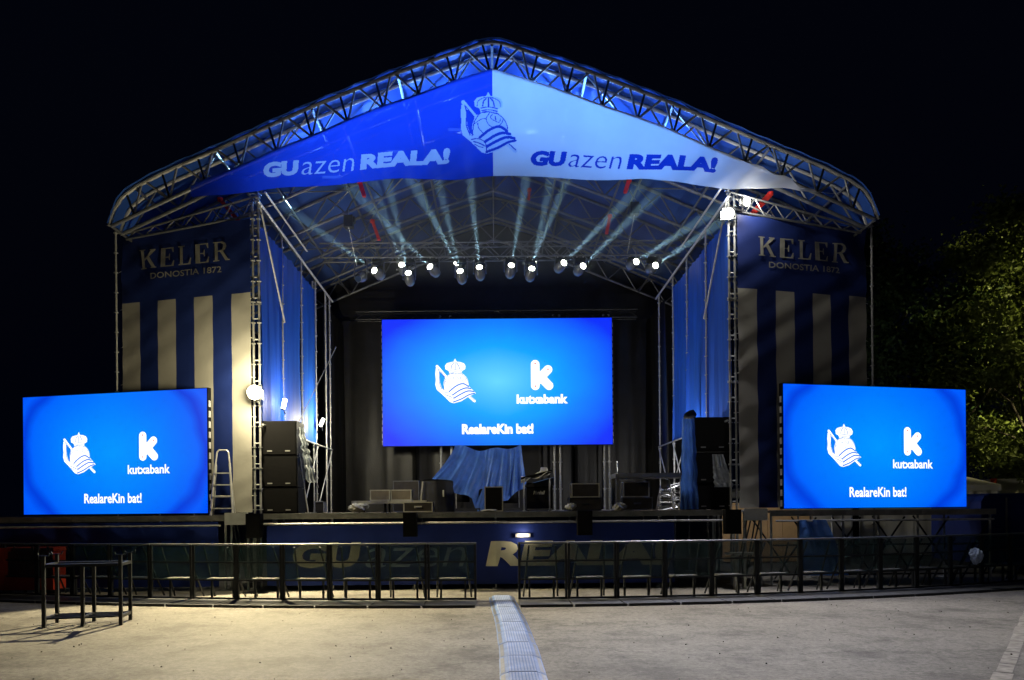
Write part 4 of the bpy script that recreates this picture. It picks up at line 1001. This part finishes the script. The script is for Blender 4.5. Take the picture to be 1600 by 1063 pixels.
# cable ramp through the gap
ramp = thing('cable_ramp', 'long pale cable ramp running from the barrier gap to the viewer', 'cable ramp', (.1, 15.2, 0))
cx = lambda y: .10 + .16 * math.sin(min(1, max(0, (15.2 - y) / 6)) * 1.5708) + .004 * (15.2 - y)
y = 15.6; i = 0
while y > 4.2:
    Ls = .92; ya, yb = y, y - Ls + .012; o = .004 * math.sin(i * 2.3)
    prof = [(-.262, .004), (-.165, .042), (-.16, .042), (.16, .042), (.165, .042), (.262, .004)]
    A_ = [(cx(ya) + q + o, ya, h) for q, h in prof]; B_ = [(cx(yb) + q + o, yb, h) for q, h in prof]
    MB().add(A_ + B_, [(k, k + 1, k + 7, k + 6) for k in range(5)] + [(0, 1, 2, 3, 4, 5), (11, 10, 9, 8, 7, 6)]).build('ramp_body', M['rubber'], ramp, world=True)
    hgt = .048 + .002 * (i % 2); lid = MB().add([(cx(ya) - .15 + o, ya - .008, hgt), (cx(ya) + .15 + o, ya - .008, hgt), (cx(yb) + .15 + o, yb + .008, hgt), (cx(yb) - .15 + o, yb + .008, hgt)] +
              [(cx(ya) - .155 + o, ya - .008, .040), (cx(ya) + .155 + o, ya - .008, .040), (cx(yb) + .155 + o, yb + .008, .040), (cx(yb) - .155 + o, yb + .008, .040)],
              [(0, 1, 2, 3), (0, 4, 5, 1), (1, 5, 6, 2), (2, 6, 7, 3), (3, 7, 4, 0)])
    lid.build('ramp_lid', M['ramp_lid'], ramp, world=True)
    rb = MB()
    for q in (-.125, -.09, -.055, -.02, .02, .055, .09, .125):
        rb.add([(cx(ya) + q - .006 + o, ya - .02, hgt + .004), (cx(ya) + q + .006 + o, ya - .02, hgt + .004), (cx(yb) + q + .006 + o, yb + .02, hgt + .004), (cx(yb) + q - .006 + o, yb + .02, hgt + .004)], [(0, 1, 2, 3)])
    rb.build('tread_rib', M['rubber'], ramp, world=True)
    for sg in (-1, 1):
        MB().add([(cx(ya) + sg * .20 + o, ya - .05, .034), (cx(ya) + sg * .245 + o, ya - .05, .016), (cx(yb) + sg * .245 + o, yb + .05, .016), (cx(yb) + sg * .20 + o, yb + .05, .034)], [(0, 1, 2, 3) if sg < 0 else (3, 2, 1, 0)]).build('grip_pad', M['truss'], ramp, world=True)
    y -= Ls; i += 1

# steel rack in the foreground
t = thing('steel_rack', 'black steel frame trolley standing on the ground at the left', 'rack', (-6.78, 12.1, 0), R(12))
w, dp, h = 1.15, .58, 1.06
for x_ in (-w / 2, 0, w / 2):
    for y_ in (0, dp):
        hh = h + .1 if x_ else h - .04
        MB().b2((x_ - .026, y_ - .026, 0), (x_ + .026, y_ + .026, hh)).build('leg', M['dark_steel'], t)
for y_ in (0, dp): MB().b2((-w / 2 + .033, y_ - .025, h - .08), (w / 2 - .033, y_ + .025, h - .03)).build('top_rail', M['dark_steel'], t)
for x_ in (-w / 2, w / 2): MB().b2((x_ - .025, .033, h - .08), (x_ + .025, dp - .033, h - .03)).build('top_rail', M['dark_steel'], t)
for k in range(4):
    y_ = .03 + k * (dp - .06) / 3
    for xa, xb_ in ((-w / 2 + .033, -.033), (.033, w / 2 - .033)): MB().b2((xa, y_ - .013, .13), (xb_, y_ + .013, .16)).build('shelf_bar', M['dark_steel'], t)
for x_ in (-w / 2, 0, w / 2): MB().b2((x_ - .02, .033, .115), (x_ + .02, dp - .033, .165)).build('shelf_rail', M['dark_steel'], t)
for x_ in (-w / 2, w / 2):
    for y_ in (0, dp):
        MB().b2((x_ - .08, y_ - .012, h + .10), (x_ + .08, y_ + .012, h + .112)).tube((x_ - .07, y_, h + .1), (x_ - .09, y_, h + .15), .012).tube((x_ + .07, y_, h + .1), (x_ + .09, y_, h + .15), .012).build('stacking_lug', M['dark_steel'], t)

# things behind the barrier
t = thing('red_box', 'red plastic box glimpsed through the barrier at the far left', 'box', (-10.9, 16.75, 0))
MB().b2((-.85, 0, .12), (.85, .5, 1.0)).build('body', M['red_box'], t)
MB().b2((-.88, -.03, 1.0), (.88, .53, 1.08)).build('lid', M['red_box'], t)
for x_ in (-.7, .7): MB().b2((x_ - .06, .05, 0), (x_ + .06, .45, .12)).build('foot', M['black'], t)
t = thing('small_bench', 'small pale bench behind the barrier under the right stage corner', 'bench', (5.55, 16.75, 0))
MB().b2((-.3, 0, .78), (.3, .10, .83)).b2((-.3, .14, .78), (.3, .24, .83)).build('seat', M['case_trim'], t)
for x_ in (-.1, .1): MB().b2((x_ - .03, .06, 0), (x_ + .03, .18, .78)).build('leg', M['case_trim'], t)
o = MB().grid(lambda u, v: (7.05 + .62 * u + .5 * (1 - v) * (u - .5) + .3 * (1 - v), 17.25 + .04 * math.sin(17 * u) + .05 * math.sin(5 * v + 7 * u), .25 + 1.3 * v), 24, 16).build('hanging_tarp', M['tarp'], None, True)
tag(o, 'blue tarp hanging below the right side deck', 'tarp')
c = at(1532, 870, 16.2); crumple('plastic_bag', 'pale blue plastic bag stuck on the barrier at the right', 'bag', (c.x, 16.35, c.z), (.13, .09, .15), M['bag'], 333, 8)
t = thing('covered_trailer', 'dark navy box trailer beside the right side deck', 'trailer', (14.6, 19.2, 0))
pr_ = [(-2.0, .35), (-2.0, 1.95), (-1.9, 2.10), (-1.75, 2.16), (1.75, 2.16), (2.0, 2.0), (2.0, .35)]
mb = MB(); n = len(pr_); mb.add([(x_, 0, z_) for x_, z_ in pr_] + [(x_, 2.2, z_) for x_, z_ in pr_], [tuple(range(n)), tuple(range(n, 2 * n))[::-1]] + [(k, (k + 1) % n, n + (k + 1) % n, n + k) for k in range(n)]); mb.build('body', M['navy'], t)
for x_ in (-1.35, -.2, .9): MB().b2((x_ - .02, -.02, .45), (x_ + .02, -.001, 2.05)).build('seam', M['fascia'], t)
for x_ in (-.6, .6): MB().tube((x_, .1, .3), (x_, .32, .3), .3, 18).build('wheel', M['black'], t)

# tents and panels behind the right deck
def tent(label, x0, x1, y, d, wall, peak, m='tent', red=False):
    t = thing('tent', label, 'tent', ((x0 + x1) / 2, y, 0), group='tents behind the right deck'); w = (x1 - x0) / 2
    for i in range(3):
        a_, b_ = -w + i * 2 * w / 3, -w + (i + 1) * 2 * w / 3
        MB().grid(lambda u, v: (a_ + (b_ - a_) * u, .03 * math.sin(9 * u + i), .05 + (wall - .05) * v), 8, 4).build('wall_panel', M[m], t, True)
    MB().add([(-w - .1, -.1, wall - .12), (w + .1, -.1, wall - .12), (w + .1, d, wall - .12), (-w - .1, d, wall - .12), (-w - .1, -.1, wall + .1), (w + .1, -.1, wall + .1), (w + .1, d, wall + .1), (-w - .1, d, wall + .1), (0, d / 2, peak)],
             [(0, 1, 5, 4), (1, 2, 6, 5), (2, 3, 7, 6), (3, 0, 4, 7), (4, 5, 8), (5, 6, 8), (6, 7, 8), (7, 4, 8)]).build('roof', M[m], t)
    for x_ in (-w, w):
        for y_ in (-.02, d - .1): MB().tube((x_, y_ - .04, 0), (x_, y_ - .04, wall), .03).build('pole', M['steel'], t)
    if red: MB().b2((-w - .1, -.14, wall - .14), (-w + .12, -.11, wall + .12)).build('sign_plate', M['red_box'], t)
tent('white tent behind the right tower scaffold', 9.2, 13.2, 27.5, 4, 2.35, 2.9, 'tent')
tent('white tent hidden behind the right screen', 13.4, 16.4, 27.3, 4, 2.1, 2.7)
tent('small white peaked tent at the edge of the right screen', 16.6, 18.3, 27.0, 1.7, 2.5, 3.0)
tent('long white tent at the far right with a small red corner plate', 19.1, 26.5, 28.5, 4, 2.75, 3.0, 'tent', True)
t = thing('board_fence', 'pale board screen, orange light put into its colour, behind the scaffold of the right tower', 'screen', (9.0, 24.5, 0))
for i in range(6): MB().b2((-1.5 + i * .5, 0, .05), (-1.01 + i * .5, .03, 2.0)).build('board', M['ochre'], t)
for x_ in (-1.3, 1.3): MB().b2((x_ - .05, .03, 0), (x_ + .05, .1, 2.0)).build('post', M['dark_steel'], t)

# ------------------------------------------------------------------ trees
def tree(label, x, y, h, rx, rz_, seed, m, nleaf, z0):
    r = random.Random(seed); t = thing('broadleaf_tree', label, 'tree', (x, y, 0), group='trees at the right')
    mb = MB(); p = Vector((0, 0, -.1)); rad = .30
    for k in range(5):
        q = p + Vector((r.uniform(-.25, .25), r.uniform(-.25, .25), h * .15)); mb.tube(p, q, rad, 9, rad * .82); p, rad = q, rad * .82
    tips = []
    for k in range(12):
        a_ = 2.4 * k; q = Vector((math.cos(a_) * rx * r.uniform(.5, .9), math.sin(a_) * rx * r.uniform(.5, .9), z0 + (h - z0) * r.uniform(.2, .95)))
        s_ = Vector((0, 0, h * r.uniform(.2, .7))); mid = (s_ + q) / 2 + Vector((0, 0, .5)); mb.tube(s_, mid, .07, 6, .04); mb.tube(mid, q, .04, 6, .012); tips += [mid, q]
    mb.build('trunk', M['bark'], t, True)
    clumps = []
    for k in range(170):
        a_, b_ = r.uniform(0, 6.283), math.acos(r.uniform(-1, 1)); rr = r.uniform(.45, 1) ** .6
        bulge = 1 + .18 * math.sin(3 * a_ + seed) + .12 * math.sin(5 * b_ + seed)
        clumps.append((Vector((rx * rr * bulge * math.sin(b_) * math.cos(a_), rx * rr * bulge * math.sin(b_) * math.sin(a_), z0 + (h - z0) / 2 + (h - z0) / 2 * rr * math.cos(b_))), r.uniform(.45, 1.15)))
    vv = []; ff = []
    for i in range(nleaf):
        c_, cr = clumps[int(r.random() ** 1.1 * len(clumps))]; p_ = c_ + Vector((r.gauss(0, .48) * cr, r.gauss(0, .48) * cr, r.gauss(0, .36) * cr))
        n_ = Vector((r.gauss(0, 1), r.gauss(0, 1), r.gauss(.6, 1))).normalized(); u_ = n_.orthogonal().normalized(); a_ = r.uniform(0, 6.28); u_ = Matrix.Rotation(a_, 3, n_) @ u_; w_ = n_.cross(u_)
        s_ = r.uniform(.06, .135); o_ = len(vv)
        vv += [p_ - u_ * s_, p_ + w_ * s_ * .55 + n_ * s_ * .15, p_ + u_ * s_ * 1.1, p_ - w_ * s_ * .55 + n_ * s_ * .15]; ff.append((o_, o_ + 1, o_ + 2, o_ + 3))
    MB().add(vv, ff).build('crown', m, t)
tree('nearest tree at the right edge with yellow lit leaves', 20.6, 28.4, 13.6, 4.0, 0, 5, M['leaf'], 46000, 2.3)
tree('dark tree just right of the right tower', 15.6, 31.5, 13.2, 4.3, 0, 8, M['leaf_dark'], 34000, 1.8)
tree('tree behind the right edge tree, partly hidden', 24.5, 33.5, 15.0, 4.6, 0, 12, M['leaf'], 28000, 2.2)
# street lamp that lights the trees
t = thing('street_lamp', 'street lamp beyond the right edge lighting the trees', 'street lamp', (24.2, 20.6, 0))
MB().tube((0, 0, 0), (0, 0, 11.3), .09, 10, .05).tube((0, 0, 11.3), (-1.0, .3, 11.6), .04).lathe((0, 0, 0), [(.16, 0), (.16, .5), (.1, .55)], 12).build('pole', M['steel'], t)
MB().box((-1.3, .4, 11.6), (.7, .28, .12), -.3).build('head', M['fascia'], t); MB().box((-1.3, .4, 11.53), (.55, .2, .02), -.3).build('lens', M['flood'], t)
lamp('street_light', 'SPOT', (-1.3, .4, 11.35), 27000, (1.0, .87, .42), t, .15, (-1.8, 8.6, 8.2), R(80), .75)

# ------------------------------------------------------------------ stage smoke hanging under the roof
sm = MB(); prof = [(-8.3, 9.25)] + [(-x, z - .16) for x, z in TOP[:6][::-1]] + [(x, z - .16) for x, z in TOP[1:6]] + [(8.3, 9.25)]; n = len(prof)
sm.add([(x, 19.85, z) for x, z in prof] + [(x, 24.6, z) for x, z in prof], [tuple(range(n))[::-1], tuple(range(n, 2 * n))] + [(k, (k + 1) % n, n + (k + 1) % n, n + k) for k in range(n)])
so = sm.build('stage_smoke', None); so.data.materials.clear()
hm = bpy.data.materials.new('stage_smoke'); hm.use_nodes = True; hn = hm.node_tree.nodes
hn.remove(hn['Principled BSDF']); pv = hn.new('ShaderNodeVolumePrincipled')
pv.inputs['Color'].default_value = (.88, .94, .95, 1); pv.inputs['Density'].default_value = 0.034; pv.inputs['Anisotropy'].default_value = 0.3
hm.node_tree.links.new(pv.outputs[0], hn['Material Output'].inputs['Volume']); so.data.materials.append(hm)
tag(so, 'thin stage smoke hanging under the roof, showing the light beams', None, kind='stuff')
